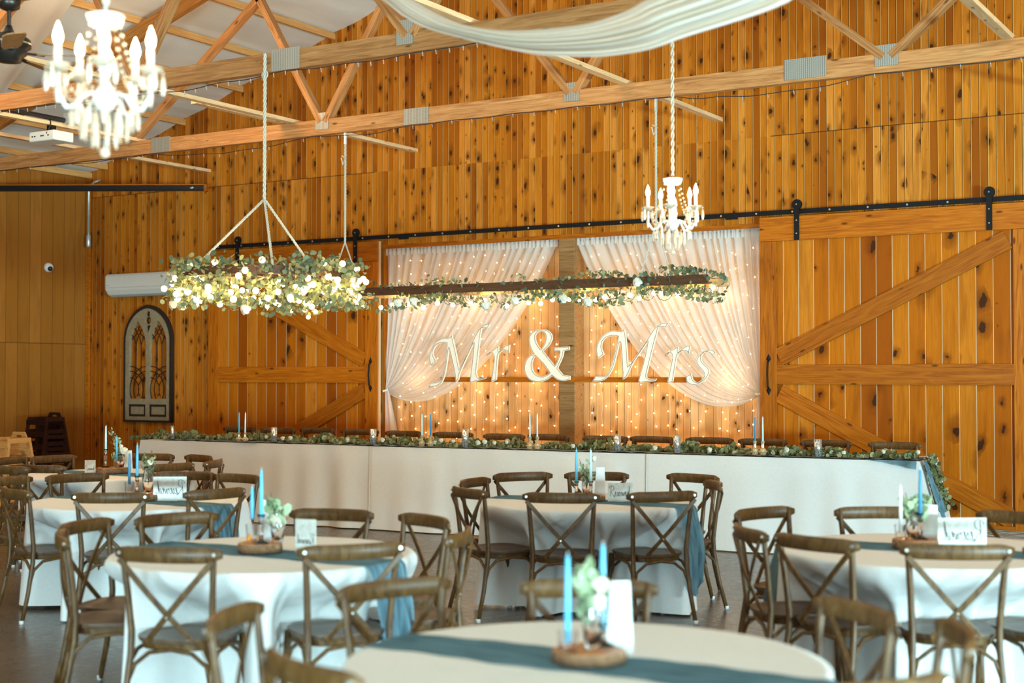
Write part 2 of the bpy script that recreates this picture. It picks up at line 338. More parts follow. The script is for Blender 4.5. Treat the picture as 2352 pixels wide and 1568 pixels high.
def spl(pts, closed=True, k=4):
    """smooth an outline (Catmull-Rom); a point with a third value 1 stays a corner"""
    n = len(pts); out = []
    for i in range(n if closed else n-1):
        p0, p1, p2, p3 = (pts[(i-1) % n], pts[i], pts[(i+1) % n], pts[(i+2) % n])
        c1 = len(p1) > 2; c2 = len(p2) > 2
        m1 = ((p2[0]-p1[0]), (p2[1]-p1[1])) if c1 else ((p2[0]-p0[0])/2, (p2[1]-p0[1])/2)
        m2 = ((p2[0]-p1[0]), (p2[1]-p1[1])) if c2 else ((p3[0]-p1[0])/2, (p3[1]-p1[1])/2)
        for j in range(k):
            t = j/k; a = 2*t**3-3*t*t+1; b = t**3-2*t*t+t; c = -2*t**3+3*t*t; d = t**3-t*t
            out.append((a*p1[0]+b*m1[0]+c*p2[0]+d*m2[0], a*p1[1]+b*m1[1]+c*p2[1]+d*m2[1]))
    return out
def slab(name, loops, thick, mat, parent=None, bevel=0.0, M=None, offset=0.0):
    """outline with holes, given in (x, z) of a vertical plane facing -Y, with real thickness"""
    cu = bpy.data.curves.new('c', 'CURVE'); cu.dimensions = '2D'; cu.fill_mode = 'BOTH'; cu.extrude = thick/2; cu.bevel_depth = bevel; cu.offset = offset
    for lp in loops:
        sp = cu.splines.new('POLY'); sp.points.add(len(lp)-1); sp.use_cyclic_u = True
        for q, p in zip(sp.points, lp): q.co = (p[0], p[1], 0, 1)
    tmp = bpy.data.objects.new('c', cu); COL.objects.link(tmp)
    me = bpy.data.meshes.new_from_object(tmp.evaluated_get(bpy.context.evaluated_depsgraph_get()))
    bpy.data.objects.remove(tmp); bpy.data.curves.remove(cu)
    me.transform(Matrix.Rotation(R(90), 4, 'X'))
    if M: me.transform(M)
    me.name = name; me.materials.clear(); me.materials.append(MATS[mat])
    o = bpy.data.objects.new(name, me); COL.objects.link(o)
    if parent: o.parent = parent
    return o
def rope(mb, p0, p1, r=0.01, turns=None, strands=3, sag=0.0):
    p0 = Vector(p0); p1 = Vector(p1); d = (p1-p0); L = d.length; d.normalize(); a = d.orthogonal().normalized(); b = d.cross(a)
    turns = turns or L/(r*9); n = max(8, int(turns*6))
    for s_ in range(strands):
        path = []
        for i in range(n+1):
            t = i/n; ang = 2*math.pi*(turns*t + s_/strands); q = p0.lerp(p1, t) + (a*math.cos(ang)+b*math.sin(ang))*r*0.62; q.z -= sag*4*t*(1-t)
            path.append(q)
        mb.tube(path, r*0.50, 5)
    return mb
def rose(mb, c0, r, seed=0, axis=(-0.2, -0.85, 0.5)):
    rnd = random.Random(seed); c = Vector((0, 0, 0)); start = len(mb.v)
    for ring, (n, rad, z, sz) in enumerate([(3, 0.18, 0.45, 0.35), (5, 0.42, 0.25, 0.5), (6, 0.72, 0.0, 0.6), (6, 0.9, -0.3, 0.6)]):
        for k in range(n):
            t = 2*math.pi*(k/n)+ring*0.7+rnd.random()*0.3
            dr = Vector((math.cos(t), math.sin(t), 0)); q = c + dr*r*rad + Vector((0, 0, z*r))
            mb.leaf(q, dr+Vector((0, 0, 0.9-0.2*ring)), Vector((0, 0, 1)), r*sz, r*sz, -0.3, 8)
    mb.ball(c+Vector((0, 0, -0.1*r)), r*0.62, 8, 6)
    ax = Vector(axis)+Vector((rnd.uniform(-0.3, 0.3), rnd.uniform(-0.2, 0.2), rnd.uniform(-0.3, 0.3))); q = Vector((0, 0, 1)).rotation_difference(ax.normalized()); c0 = Vector(c0)
    for i in range(start, len(mb.v)): mb.v[i] = tuple(c0 + q @ Vector(mb.v[i]))

YW, Y1, Y2, Y3, Y4 = 14.68, 11.96, 9.25, 6.54, 3.83     # back wall and the truss planes
XL, XR, YF, XC = -16.1, 9.15, -6.0, -3.48                # side walls, front wall, ridge line
def roofz(x): return 4.56 + (min(x, 2*XC-x)+16.1)/3.0
# ------------------------------------------------------------------ setting
struct(MB().box(((XL+XR)/2, (YW+YF)/2+0.2, -0.1), (XR-XL+0.6, YW-YF+1.2, 0.2)).make('floor', 'concrete'))
OX0, OX1, OZ = -10.745, -5.644, 3.285                    # opening in the back wall
mb = MB()
def wallstrip(mb, x0, x1, z0, n, y0, y1):
    for i in range(n):
        a = x0+(x1-x0)*i/n; b = x0+(x1-x0)*(i+1)/n
        vs = [(a, y0, z0), (b, y0, z0), (b, y0, roofz(b)+0.12), (a, y0, roofz(a)+0.12), (a, y1, z0), (b, y1, z0), (b, y1, roofz(b)+0.12), (a, y1, roofz(a)+0.12)]
        mb.add(vs, [(0, 1, 2, 3), (5, 4, 7, 6), (0, 4, 5, 1), (3, 2, 6, 7), (0, 3, 7, 4), (1, 5, 6, 2)])
wallstrip(mb, XL, OX0, 0, 1, YW, YW+0.16); wallstrip(mb, OX0, OX1, OZ, 1, YW, YW+0.16)
wallstrip(mb, OX1, XC, 0, 1, YW, YW+0.16); wallstrip(mb, XC, XR, 0, 1, YW, YW+0.16)
struct(mb.make('wall_back', 'pine_wall'))
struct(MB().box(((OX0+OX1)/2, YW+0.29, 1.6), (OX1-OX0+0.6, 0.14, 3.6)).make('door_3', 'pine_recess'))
struct(MB().box((XL-0.1, (YW+YF)/2, 2.3), (0.2, YW-YF+0.3, 4.6)).make('wall_left', 'ply_wall'))
mb = MB()
for y0, y1, z0, z1 in [(YF, -1.2, 0, 4.6), (7.2, YW+0.2, 0, 4.6), (-1.2, 7.2, 3.7, 4.6)]: mb.box((XR+0.1, (y0+y1)/2, (z0+z1)/2), (0.2, y1-y0, z1-z0))
struct(mb.make('wall_right', 'ply_wall'))
mb = MB()
for x0, x1, z0, z1 in [(XL, -3.2, 0, 8.8), (4.2, XR, 0, 8.8), (-3.2, 4.2, 3.7, 8.8)]: mb.box(((x0+x1)/2, YF-0.1, (z0+z1)/2), (x1-x0, 0.2, z1-z0))
struct(mb.make('wall_front', 'pine_wall'))
PX = [-16.05, -15.73, -14.95, -14.2, -13.13, -12.34, -11.55, -10.6, -9.7, -8.8, -7.9, -7.0, -6.1, -5.2, -4.3]
PX += [2*XC-x for x in PX[::-1]]
mb = MB()
xs = []
for i in range(len(PX)-1):
    a, b = PX[i], PX[i+1]
    for k in range(6): xs.append((a+(b-a)*k/6, math.sin(math.pi*k/6)*0.035))
xs.append((PX[-1], 0)); xs = [(XL-0.1, 0)]+xs+[(XR+0.1, 0)]
def cf(u, v):
    i = u*(len(xs)-1); i0 = min(int(round(i)), len(xs)-1); x, s = xs[i0]; y = YF+(YW+0.1-YF)*v
    return (x, y, roofz(x)+0.085 - s*(0.8+0.3*math.sin(y*3.1+x*5)))
mb.grid(cf, len(xs)-1, 60)
struct(mb.make('ceiling', 'insulation', smooth=True))
struct(MB().box(((XL-12.5)/2+0.05, YW-0.012, 0.07), (3.2, 0.024, 0.14)).make('baseboard_back', 'whitewashed'))
struct(MB().box((2.0, YW-0.012, 0.07), (14.0, 0.024, 0.14)).make('baseboard_right', 'whitewashed'))
struct(MB().box((XL+0.02, YW-0.02, 2.28), (0.04, 0.04, 4.56)).make('trim_1', 'door_trim'))
struct(MB().box(((OX0+OX1)/2, YW-0.008, OZ+0.015), (OX1-OX0+0.1, 0.016, 0.05)).make('trim_2', 'door_trim'))
# raised stage under the head table
st = MB().box((4.46, 0.98, 0.065), (8.7, 1.88, 0.13)).make('stage_platform', 'post_wood'); st.location = (-12.49, 12.22, 0); st.rotation_euler = (0, 0, math.atan2(0.48, 9.32))
tag(st, 'low wooden platform carrying the head table and its chairs', 'stage')
# purlins
for i, x in enumerate(PX):
    if x > 2.5 or (x < XL+0.1): pass
    o = MB().box((0, (YW+YF)/2, 0), (0.04, YW-YF-0.02, 0.085)).make('purlin', 'purlin_wood')
    o.location = (x, 0, roofz(x)+0.02 - 0.0)
    tag(o, 'thin roof purlin board running under the white ceiling lining', 'purlin', 'roof purlins under the lining')
# fix purlin grain direction: rotate mesh so local X is its length
for o in [q for q in bpy.data.objects if q.name.startswith('purlin')]:
    o.data.transform(Matrix.Rotation(R(-90), 4, 'Z')); o.rotation_euler = (0, 0, R(90))

# ------------------------------------------------------------------ trusses
HB, HT = 4.245, 4.41
NODES = [-12.5, -9.575, -6.53, -3.48]
def truss(Y, label, webs, plates, x0=XL+0.02, x1=XR-0.1, dark=True):
    t = thing('roof_truss', label, 'truss', (0, Y+0.04, HB))
    beam('bottom_chord', (x0, Y+0.04, (HB+HT)/2), (x1, Y+0.04, (HB+HT)/2), 0.076, HT-HB, 'truss_wood', t, bevel=0.004)
    for sg in (0, 1):
        xa = XL+0.02 if sg == 0 else 2*XC-XL-0.02
        off = 0.125
        beam('top_chord', (xa, Y+0.04, roofz(xa)-off), (XC, Y+0.04, roofz(XC)-off), 0.076, 0.185, 'truss_dark', t, bevel=0.004)
    for (a, b, c, d) in webs:
        beam('web', (a, Y+0.04, b), (c, Y+0.04, d), 0.07, 0.095, 'truss_wood', t, up=(0, 1, 0), bevel=0.003)
    for (x, z, w, h) in plates:
        z += 0.26
        o = MB().box((0, 0, 0), (w, 0.006, h)).make('gusset_plate', 'plate_metal', t); o.location = (x, -0.042, z-HB)
    return t
def W_(xn, sl, hz=HT-0.03):       # web from bottom node with slope until the top chord
    # hz + |sl|*t = chord(xn + sgn*t)
    s = 1 if sl > 0 else -1; t = 0
    while t < 9:
        x = xn+s*t
        if hz+abs(sl)*t >= roofz(x)-0.24: break
        t += 0.02
    return (xn+s*0.03, hz, xn+s*t, hz+abs(sl)*t)
webs = [W_(-12.5, 0.73), W_(-9.575, -1.6), W_(-9.575, 1.54), W_(-6.53, -1.2), W_(-6.53, 1.4), W_(-3.48, -0.82), W_(-3.48, 0.85)]
webs += [W_(-0.43, -1.4), W_(-0.43, 1.2), W_(2.6, -1.54)]
pl1 = [(-11.95, 4.075, 0.30, 0.175), (-9.575, 4.13, 0.17, 0.18), (-8.35, 4.07, 0.31, 0.165), (-6.53, 4.13, 0.17, 0.18), (-4.2, 4.10, 0.38, 0.18), (-3.48, 4.13, 0.2, 0.18)]
pl2 = [(-9.594, 4.14, 0.17, 0.18), (-7.80, 4.075, 0.31, 0.185), (-6.57, 4.15, 0.16, 0.2), (-3.48, 4.13, 0.2, 0.18)]
truss(Y1, 'roof truss nearest the pine back wall, lowest across the picture', webs, pl1+[(-11.95, 5.45, 0.2, 0.16)])
truss(Y2, 'second roof truss from the back wall, with the garland wheel rope tied to it', webs, pl2)
truss(Y3, 'third roof truss from the back wall, above the ceiling fan', webs, pl2[:1])
truss(Y4, 'roof truss nearest the camera, above the left chandelier', webs, pl2[:1])
BR = [(-13.42, 4.5, 14.33), (-12.37, 4.5, 12.1), (-10.02, 7.9, 14.33), (-5.99, 6.6, 14.3), (-2.49, 6.6, 14.3)]
BL = ['pale brace board over the far left end of the trusses', 'pale brace board carrying the projector', 'pale brace board passing behind the garland wheel rope',
      'pale brace board ending left of the right chandelier chain', 'pale brace board at the top right corner of the ceiling']
for (x, a, b), lb in zip(BR, BL):
    tag(beam('brace_board', (x, a, HT+0.02), (x, b, HT+0.02), 0.085, 0.04, 'brace_wood'), lb, 'board')
tag(beam('brace_offcut', (-10.13, 10.6, HT+0.02), (-10.12, 11.93, HT+0.02), 0.085, 0.04, 'brace_wood'), 'short pale splice board lying on the brace beside the left truss joint', 'board')
tag(beam('brace_offcut', (-6.10, 8.3, HT+0.02), (-6.09, 9.7, HT+0.02), 0.085, 0.04, 'brace_wood'), 'short pale splice board on the brace behind the white swag', 'board')
# small lights strung under the two chords
def chord_lights(Y, xa, xb, drops, label):
    t = thing('string_lights', label, 'string lights', (xa, Y-0.02, HB-0.02))
    mb = MB(); path = []; n = 160; bulbs = []
    for i in range(n+1):
        u = i/n; x = xa+(xb-xa)*u; z = HB-0.012
        for c, w, d in drops:
            q = (x-c)/w
            if abs(q) < 1: z -= d*(1-q*q)
        z -= 0.006*math.sin(x*9)
        path.append((x-xa, 0.0, z-HB+0.02))
        if i % 3 == 1: bulbs.append((x-xa, 0.0, z-HB+0.02))
    mb.tube(path, 0.004, 5); mb.make('wire', 'wire_black', t)
    m2 = MB().tube([(0, 0, 0), (0.004, 0, -0.025)], 0.004, 5); m2.ball((0.004, 0, -0.032), 0.0055, 6, 4)
    me = m2.make('mini_bulb', 'grey_plastic', t); me.location = bulbs[0]
    for b in bulbs[1:]:
        c = me.copy(); COL.objects.link(c); c.location = b
chord_lights(Y1, -14.7, -1.9, [(-13.0, 0.8, 0.02), (-10.9, 1.2, 0.075), (-9.0, 0.6, 0.04), (-5.2, 0.2, 0.02), (-4.5, 0.9, 0.07)], 'unlit black string of mini lights stapled under the truss nearest the wall')
chord_lights(Y2, -11.4, -4.6, [(-9.7, 1.2, 0.035), (-8.6, 0.9, 0.03), (-7.0, 0.8, 0.02)], 'unlit black string of mini lights under the second truss')

# ------------------------------------------------------------------ sliding barn doors
YD = YW-0.115
def barn_door(name, xa, xb, mirror):
    """xa..xb; the side with the handle is the opening side"""
    z0, z1 = 0.14, 3.37; s = 0.19
    o = struct(MB().box(((xa+xb)/2, YD+0.035, (z0+z1)/2), (xb-xa, 0.05, z1-z0)).make(name, 'door_boards'))
    def bd(nm, p0, p1, w=s, up=(0, 1, 0)):
        return beam(nm, p0, p1, 0.03, w, 'door_trim', o, up=(0, 1, 0)) if False else _bd(nm, p0, p1, w, o)
    def _bd(nm, p0, p1, w, par):
        p0 = Vector(p0); p1 = Vector(p1); d = (p1-p0); L = d.length; d.normalize()
        q = MB().box((0, 0, 0), (L, 0.03, w)).make(nm, 'door_trim', None, bevel=0.003)
        ang = math.atan2(d.z, d.x); q.rotation_euler = (0, -ang, 0); q.location = (p0+p1)/2; q.parent = par; return q
    y = YD-0.006
    zm = 1.675; hs = 0.21
    bd('top_rail', (xa, y-0.002, z1-0.13), (xb, y-0.002, z1-0.13), 0.26)
    bd('stile', (xa+s/2, y, z0), (xa+s/2, y, z1-0.262), s); bd('stile', (xb-s/2, y, z0), (xb-s/2, y, z1-0.262), s)
    bd('middle_rail', (xa+s, y, zm), (xb-s, y, zm), hs)
    bd('bottom_rail', (xa+s, y, z0+0.02), (xb-s, y, z0+0.02), 0.04)
    if not mirror: A = [((xa+s+0.02, y+0.003, zm+hs/2+0.08), (xb-s-0.05, y+0.003, z1-0.36)), ((xa+s+0.02, y+0.003, zm-hs/2-0.10), (xb-s-0.05, y+0.003, z0+0.12))]
    else: A = [((xb-s-0.02, y+0.003, zm+hs/2+0.08), (xa+s+0.05, y+0.003, z1-0.36)), ((xb-s-0.02, y+0.003, zm-hs/2-0.10), (xa+s+0.05, y+0.003, z0+0.12))]
    for p, q in A: bd('diagonal_brace', p, q, 0.19)
    hx = (xa+0.1) if not mirror else (xb-0.1)
    hm = MB().tube([(hx, y-0.02, zm-0.15), (hx, y-0.05, zm-0.13), (hx, y-0.065, zm), (hx, y-0.05, zm+0.13), (hx, y-0.02, zm+0.15)], 0.011, 6)
    for sg in (-1, 1):
        hm.add([(hx-0.028, y-0.02, zm+sg*0.165), (hx, y-0.02, zm+sg*0.225), (hx+0.028, y-0.02, zm+sg*0.165), (hx, y-0.02, zm+sg*0.135), (hx, y-0.032, zm+sg*0.17)], [(0, 1, 4), (1, 2, 4), (2, 3, 4), (3, 0, 4)])
    hm.make('door_handle', 'iron', o)
    return o
dl = barn_door('door_1', -13.62, -10.75, True); dr = barn_door('door_2', -5.63, -2.80, False)
t = thing('barn_door_track', 'long black flat steel track carrying the two sliding barn doors', 'door track', (-13.57, YW-0.09, 3.42))
MB().box((6.25, 0, 0), (12.5, 0.012, 0.05)).make('rail', 'iron', t)
mb = MB(); mb2 = MB()
for i in range(31):
    x = 0.1+i*0.41; mb.tube([(x, 0.09, 0), (x, -0.008, 0)], 0.016, 8)
    b = MB().tube([(0, -0.006, 0), (0, -0.014, 0)], 0.011, 8).make('bolt', 'steel_bolt', t); b.location = (x, 0, 0)
mb.make('spacers', 'iron', t)
for x in (3.2, 7.6, 12.0): MB().box((x, -0.004, -0.03), (0.14, 0.02, 0.03)).make('end_stop', 'iron', t)
for px in (547, 818, 1831, 2273):
    p = atY(px, 560 if px < 1000 else 480, YW-0.13); x = p.x
    par = dl if px < 1000 else dr
    h = MB().box((x, YD-0.034, 3.29), (0.055, 0.012, 0.36))
    h.lathe([(0.001, -0.012), (0.055, -0.012), (0.055, 0.012), (0.001, 0.012)], (0, 0, 0), 18)
    n0 = len(h.v)-72
    for i in range(n0, len(h.v)): a = h.v[i]; h.v[i] = (x+a[0], YD-0.018+a[2], 3.49+a[1])
    h.make('roller_hanger', 'iron', par)
    q = MB()
    for z in (3.18, 3.32, 3.49): q.tube([(x, YD-0.038, z), (x, YD-0.046, z)], 0.008, 6)
    q.make('hanger_bolts', 'steel_bolt', par)

# ------------------------------------------------------------------ recess: post, shelf, curtains, letters
p0 = atY(1285, 700, YW-0.0); p1 = atY(1321, 700, YW-0.0)
tag(MB().box(((p0.x+p1.x)/2, YW+0.10, 1.65), (p1.x-p0.x, 0.23, 3.27)).make('timber_post', 'post_wood', bevel=0.006), 'weathered brown timber post in the middle of the doorway', 'post')
a = atY(1012, 872, YW-0.07); b = atY(1608, 872, YW-0.07); zs = a.z
o = beam('letter_shelf', (a.x, YW-0.05, 1.615), (b.x, YW-0.05, 1.615), 0.045, 0.06, 'door_trim', bevel=0.003)
tag(o, 'narrow brown board the Mr & Mrs letters stand against', 'shelf board')
YC = YW+0.07
def bez(P, t): return tuple((1-t)**3*P[0][i]+3*(1-t)**2*t*P[1][i]+3*(1-t)*t*t*P[2][i]+t**3*P[3][i] for i in (0, 1))
def curtain(side):
    if side == 'l':
        T0, T1, K = (884, 573), (1284, 551), (891, 896); F = [(1190, 790), (1020, 990)]; S0 = [(885, 680), (887, 790)]
    else:
        T0, T1, K = (1751, 526), (1319, 548), (1749, 904); F = [(1420, 800), (1590, 1010)]; S0 = [(1751, 650), (1750, 780)]
    lab = 'sheer white curtain swept to the left over fairy lights' if side == 'l' else 'sheer white curtain swept to the right over fairy lights'
    c = thing('sheer_curtain', lab, 'curtain', atY(T0[0], T0[1], YC))
    org = c.location.copy(); rnd = random.Random(3 if side == 'l' else 4)
    NF = 21; ph = [rnd.uniform(-0.5, 0.5) for _ in range(NF+2)]
    def pos(u, v, extra=0):
        top = (T0[0]+(T1[0]-T0[0])*u, T0[1]+(T1[1]-T0[1])*u)
        P = [top, tuple(S0[0][i]+(F[0][i]-S0[0][i])*u for i in (0, 1)), tuple(S0[1][i]+(F[1][i]-S0[1][i])*u for i in (0, 1)), K]
        # spread a little at the tie
        q = bez(P, v); y = q[1] + (u-0.5)*8*v**3
        return q[0], y
    def fn(u, v):
        px, py = pos(u, v); w = atY(px, py, YC)
        k = u*NF; i = int(k); fr = k-i; phase = k + ph[min(i, NF)]*(1-fr)+ph[min(i+1, NF)]*fr
        amp = 0.030*(1-0.75*v**2) * (0.5+0.5*min(1, v*8+0.2))
        big = 0.012*math.sin(u*NF*0.37*2*math.pi+1)*v
        y = YC + amp*math.sin(2*math.pi*phase) + big - 0.035*v*v
        return (w.x-org.x, y-org.y, w.z-org.z - 0.0)
    MB().grid(fn, 260, 48).make('curtain_panel', 'sheer_cloth', c, smooth=True)
    def hd(u, v):
        w = atY(T0[0]+(T1[0]-T0[0])*u, T0[1]+(T1[1]-T0[1])*u, YC); amp = 0.016
        return (w.x-org.x, YC-0.012+amp*math.sin(u*90*math.pi+2*math.sin(u*31))-org.y, w.z+0.035-0.115*v-org.z)
    MB().grid(hd, 300, 4).make('gathered_header', 'sheer_cloth', c, smooth=True)
    rodz = atY(T0[0], T0[1]-2, YC).z; xa = atY(T0[0], 600, YC).x; xb = atY(T1[0], 600, YC).x
    MB().tube([(xa-org.x, 0.01, rodz-org.z-0.02), (xb-org.x, 0.01, rodz-org.z-0.02)], 0.009, 8).make('curtain_rod', 'iron', c)
    kx = atY(K[0], K[1], YC)
    if side == 'l':
        def tl(u, v):
            px = 886+(16*u-3) + (-12+ 30*u)*min(1, v*1.3); py = 896+ (1015-896)*v; w = atY(px, py, YC)
            return (w.x-org.x, YC-0.05+0.025*math.sin(u*7*math.pi)*(0.4+v)-org.y, w.z-org.z - 0.9*max(0, v-0.98))
        MB().grid(tl, 50, 20).make('curtain_tail', 'sheer_cloth', c, smooth=True)
    else:
        def tl(u, v):
            px = 1746+(4*u) - 14*v*(1-u); py = 904+(1010-904)*v; w = atY(px, py, YC)
            return (w.x-org.x, YC-0.05+0.02*math.sin(u*4*math.pi)-org.y, w.z-org.z)
        MB().grid(tl, 20, 14).make('curtain_tail', 'sheer_cloth', c, smooth=True)
    MB().tube([(kx.x-org.x-0.04, -0.04-0.02, kx.z-org.z), (kx.x-org.x, -0.08-0.02, kx.z-org.z-0.01), (kx.x-org.x+0.05, -0.05-0.02, kx.z-org.z+0.01)], 0.014, 6).make('tie_back', 'rose_white', c)
curtain('l'); curtain('r')
# fairy lights: one light curtain in each half of the doorway
for side, (xa, xb) in (('left', (OX0+0.08, p0.x-0.06)), ('right', (p1.x+0.06, OX1-0.08))):
    t = thing('fairy_lights', 'warm white fairy light curtain in the %s half of the doorway' % side, 'fairy lights', (xa, YW+0.18, OZ-0.02))
    rnd = random.Random(11 if side == 'left' else 12); n = 14; wires = MB(); spots = []
    for k in range(n):
        x = (xb-xa)*(k+0.5)/n + rnd.uniform(-0.05, 0.05); ph = rnd.uniform(0, 0.15); path = []
        for i in range(19): path.append((x+rnd.uniform(-0.02, 0.02), 0, -i*0.16))
        wires.tube(path, 0.0016, 4)
        for i in range(17):
            spots.append((x+rnd.uniform(-0.05, 0.05), -0.008, -0.12-ph-i*0.165+rnd.uniform(-0.03, 0.03)))
    wires.make('wires', 'wire_pale', t)
    rnd.shuffle(spots)
    b0 = MB().ball((0, 0, 0), 0.0068, 8, 6).make('led_bulb', 'fairy_glow', t); b0.location = spots[0]
    for s_ in spots[1:100]:
        c = b0.copy(); COL.objects.link(c); c.location = s_
    mb = MB()
    for s_ in spots[100:]: mb.ball(s_, 0.0068, 6, 4)
    q = mb.make('led_bulbs', 'fairy_glow', t); q['kind'] = 'stuff'
    for k in range(3):
        for j in range(3):
            point('fairy_light', (xa+(xb-xa)*(k+0.5)/3, YW+0.10, 0.65+j*0.95), (1.0, 0.70, 0.38), 4.5, 0.25)

# letters, traced as outlines standing upright against the shelf board
YL = YW-0.10
def L_(name, label, crop, loops):
    ox, oy, s = crop
    def cv(p): w = atY(ox+p[0]/s, oy+p[1]/s, YL); return (w.x, w.z)
    out = [[cv(p) for p in spl(lp)] for lp in loops]
    cx = sum(p[0] for p in out[0])/len(out[0]); cz = min(p[1] for p in out[0])
    t = thing(name, label, 'letter', (cx, YL, cz))
    lo = [[(p[0]-cx, p[1]-cz) for p in lp] for lp in out]
    slab('letter_face', lo, 0.024, 'distressed_cream', t)
    em = MB()
    for li, lp in enumerate(lo):
        n = len(lp); ar = sum(lp[i][0]*lp[(i+1) % n][1]-lp[(i+1) % n][0]*lp[i][1] for i in range(n)); sg = (1 if ar > 0 else -1)*(1 if li == 0 else -1); pts = []
        for i in range(n):
            a = lp[i-1]; b = lp[(i+1) % n]; dx, dz = b[0]-a[0], b[1]-a[1]; L = math.hypot(dx, dz) or 1
            pts.append((lp[i][0]-dz/L*sg*0.0075, -0.0125, lp[i][1]+dx/L*sg*0.0075))
        em.tube(pts+[pts[0]], 0.0028, 5)
    em.make('edge_line', 'letter_edge', t)
    return t
A_ = 1
M1 = [(95,1520,1),(140,1410,1),(330,1385),(400,1280),(440,1080),(470,850),(500,540,1),(380,545),(270,590),(205,690),(190,770),(215,850),(265,945,1),(155,1045,1),(120,930),(120,800),(170,660),(250,530),(370,450),(520,430),(570,415),(605,370,1),(640,520),(700,780),(765,1130,1),(900,860),(1010,650),(1060,510),(1170,290),(1260,190),(1350,130),(1445,120,1),(1395,215,1),(1255,225,1),(1235,330),(1190,720),(1150,1080),(1140,1200),(1170,1290),(1220,1310),(1350,1285,1),(1330,1325,1),(1020,1415,1),(1000,1380,1),(1010,1280),(1050,950),(1090,530,1),(1000,720),(880,980),(770,1240),(755,1330),(690,1415,1),(680,1280),(640,1060),(540,640,1),(520,830),(480,1100),(450,1250),(390,1400),(300,1480),(200,1505)]
r1 = [(1365,810,1),(1500,700),(1610,615,1),(1628,615,1),(1622,735,1),(1720,660),(1780,600),(1870,590,1),(1850,765,1),(1800,715),(1720,710),(1620,790,1),(1600,950),(1575,1345,1),(1460,1410,1),(1490,1200),(1530,900),(1520,810),(1480,765),(1430,775)]
AM = [(875,595,1),(1265,565,1),(1265,655,1),(1130,680,1),(1090,850),(965,1125,1),(1110,1295,1),(1285,1320,1),(1285,1420,1),(1100,1450),(950,1410),(830,1310,1),(700,1420),(520,1480),(330,1460),(200,1370),(125,1220),(120,1040),(180,880),(280,790),(365,765,1),(290,640),(245,480),(245,320),(310,210),(420,145),(560,120),(700,145),(800,230),(830,340),(800,450),(720,570),(590,685,1),(720,850),(900,1070,1),(980,900),(1020,760),(1025,680,1),(895,680,1)]
AH1 = [(540,645,1),(440,500),(400,380),(405,270),(460,200),(540,178),(620,200),(665,280),(670,370),(630,500),(580,590)]
AH2 = [(395,800,1),(330,920),(305,1050),(335,1190),(420,1290),(540,1335),(660,1315),(775,1250,1),(640,1060),(520,930)]
M2 = [(105,1385,1),(185,1265,1),(300,1270),(390,1260),(470,1150),(540,960),(600,740),(680,400,1),(560,395),(430,420),(340,500),(310,610),(320,690),(362,795,1),(230,890,1),(195,730),(210,600),(270,470),(380,350),(520,280),(700,285),(750,290),(805,240,1),(840,430),(870,780),(885,1070,1),(1000,920),(1180,660),(1350,400),(1450,240),(1560,150),(1660,105),(1780,115,1),(1705,210,1),(1620,195),(1550,215),(1520,330),(1440,620),(1340,1030),(1290,1240),(1310,1310),(1400,1330),(1510,1325,1),(1475,1375,1),(1150,1415,1),(1115,1380,1),(1140,1260),(1240,900),(1325,495,1),(1200,690),(1000,980),(870,1260),(770,1350,1),(765,1100),(735,640),(720,520,1),(690,570),(640,800),(560,1080),(450,1270),(340,1360),(220,1385)]
r2 = [(70,830,1),(200,710),(365,625,1),(360,750,1),(440,680),(540,610),(635,610,1),(600,785,1),(540,725),(440,735),(345,805,1),(310,1000),(250,1385,1),(120,1440,1),(160,1250),(225,950),(240,850),(220,780),(170,765)]
s2 = [(1190,760,1),(1110,835,1),(1060,770),(980,745),(900,780),(865,870),(890,960),(970,1040),(1035,1110),(1045,1190),(1000,1290),(900,1390),(760,1460),(640,1455),(560,1400),(540,1330),(540,1270,1),(655,1210,1),(665,1290),(700,1360),(770,1400),(850,1370),(920,1290),(935,1220),(880,1130),(800,1040),(765,950),(785,870),(850,790),(950,720),(1050,690),(1130,700)]
C1 = (975, 730, 9.505); C2 = (1195, 745, 11.2); C3 = (1350, 730, 9.505); C4 = (1520, 730, 9.5)
L_('letter_m', 'distressed cream capital M of the word Mr', C1, [M1])
L_('letter_r', 'distressed cream letter r of the word Mr, left of the ampersand', C1, [r1])
L_('ampersand', 'large distressed cream ampersand in front of the timber post', C2, [AM, AH1, AH2])
L_('letter_m', 'distressed cream capital M of the word Mrs', C3, [M2])
L_('letter_r', 'distressed cream letter r of the word Mrs', C4, [r2])
L_('letter_s', 'distressed cream letter s ending the word Mrs', C4, [s2])

# ------------------------------------------------------------------ things on the walls
# arched window decoration
t = thing('arched_window_decor', 'cream and black gothic arched window frame hung on the pine wall', 'wall decoration', (-14.845, YW-0.03, 1.0))
def arch(w, z0, zs, zt, n=14):
    """gothic outline of half width w from z0, springing at zs, apex at zt"""
    h = zt-zs; Rr = (w*w+h*h)/(2*w); pts = [(-w, z0), (w, z0)]
    a1 = math.atan2(h, Rr-w) if True else 0
    right = []
    for i in range(n+1):
        a = a1*i/n; right.append((w-Rr+Rr*math.cos(a), zs+Rr*math.sin(a)))
    pts += right + [(-x, z) for x, z in right[::-1][1:]]
    return pts
def shift(lp, dx, dz=0): return [(x+dx, z+dz) for x, z in lp]
H = 1.668; hw = 0.465
slab('outer_rim', [arch(hw, 0, 1.15, H), arch(hw-0.03, 0.03, 1.15, H-0.05)], 0.07, 'arch_black', t)
g1 = shift(arch(0.165, 0.335, 1.08, 1.44), -0.20); g2 = shift(arch(0.165, 0.335, 1.08, 1.44), 0.205)
cir = lambda cx, cz, r, n=14: [(cx+r*math.cos(2*math.pi*i/n), cz+r*math.sin(2*math.pi*i/n)) for i in range(n)]
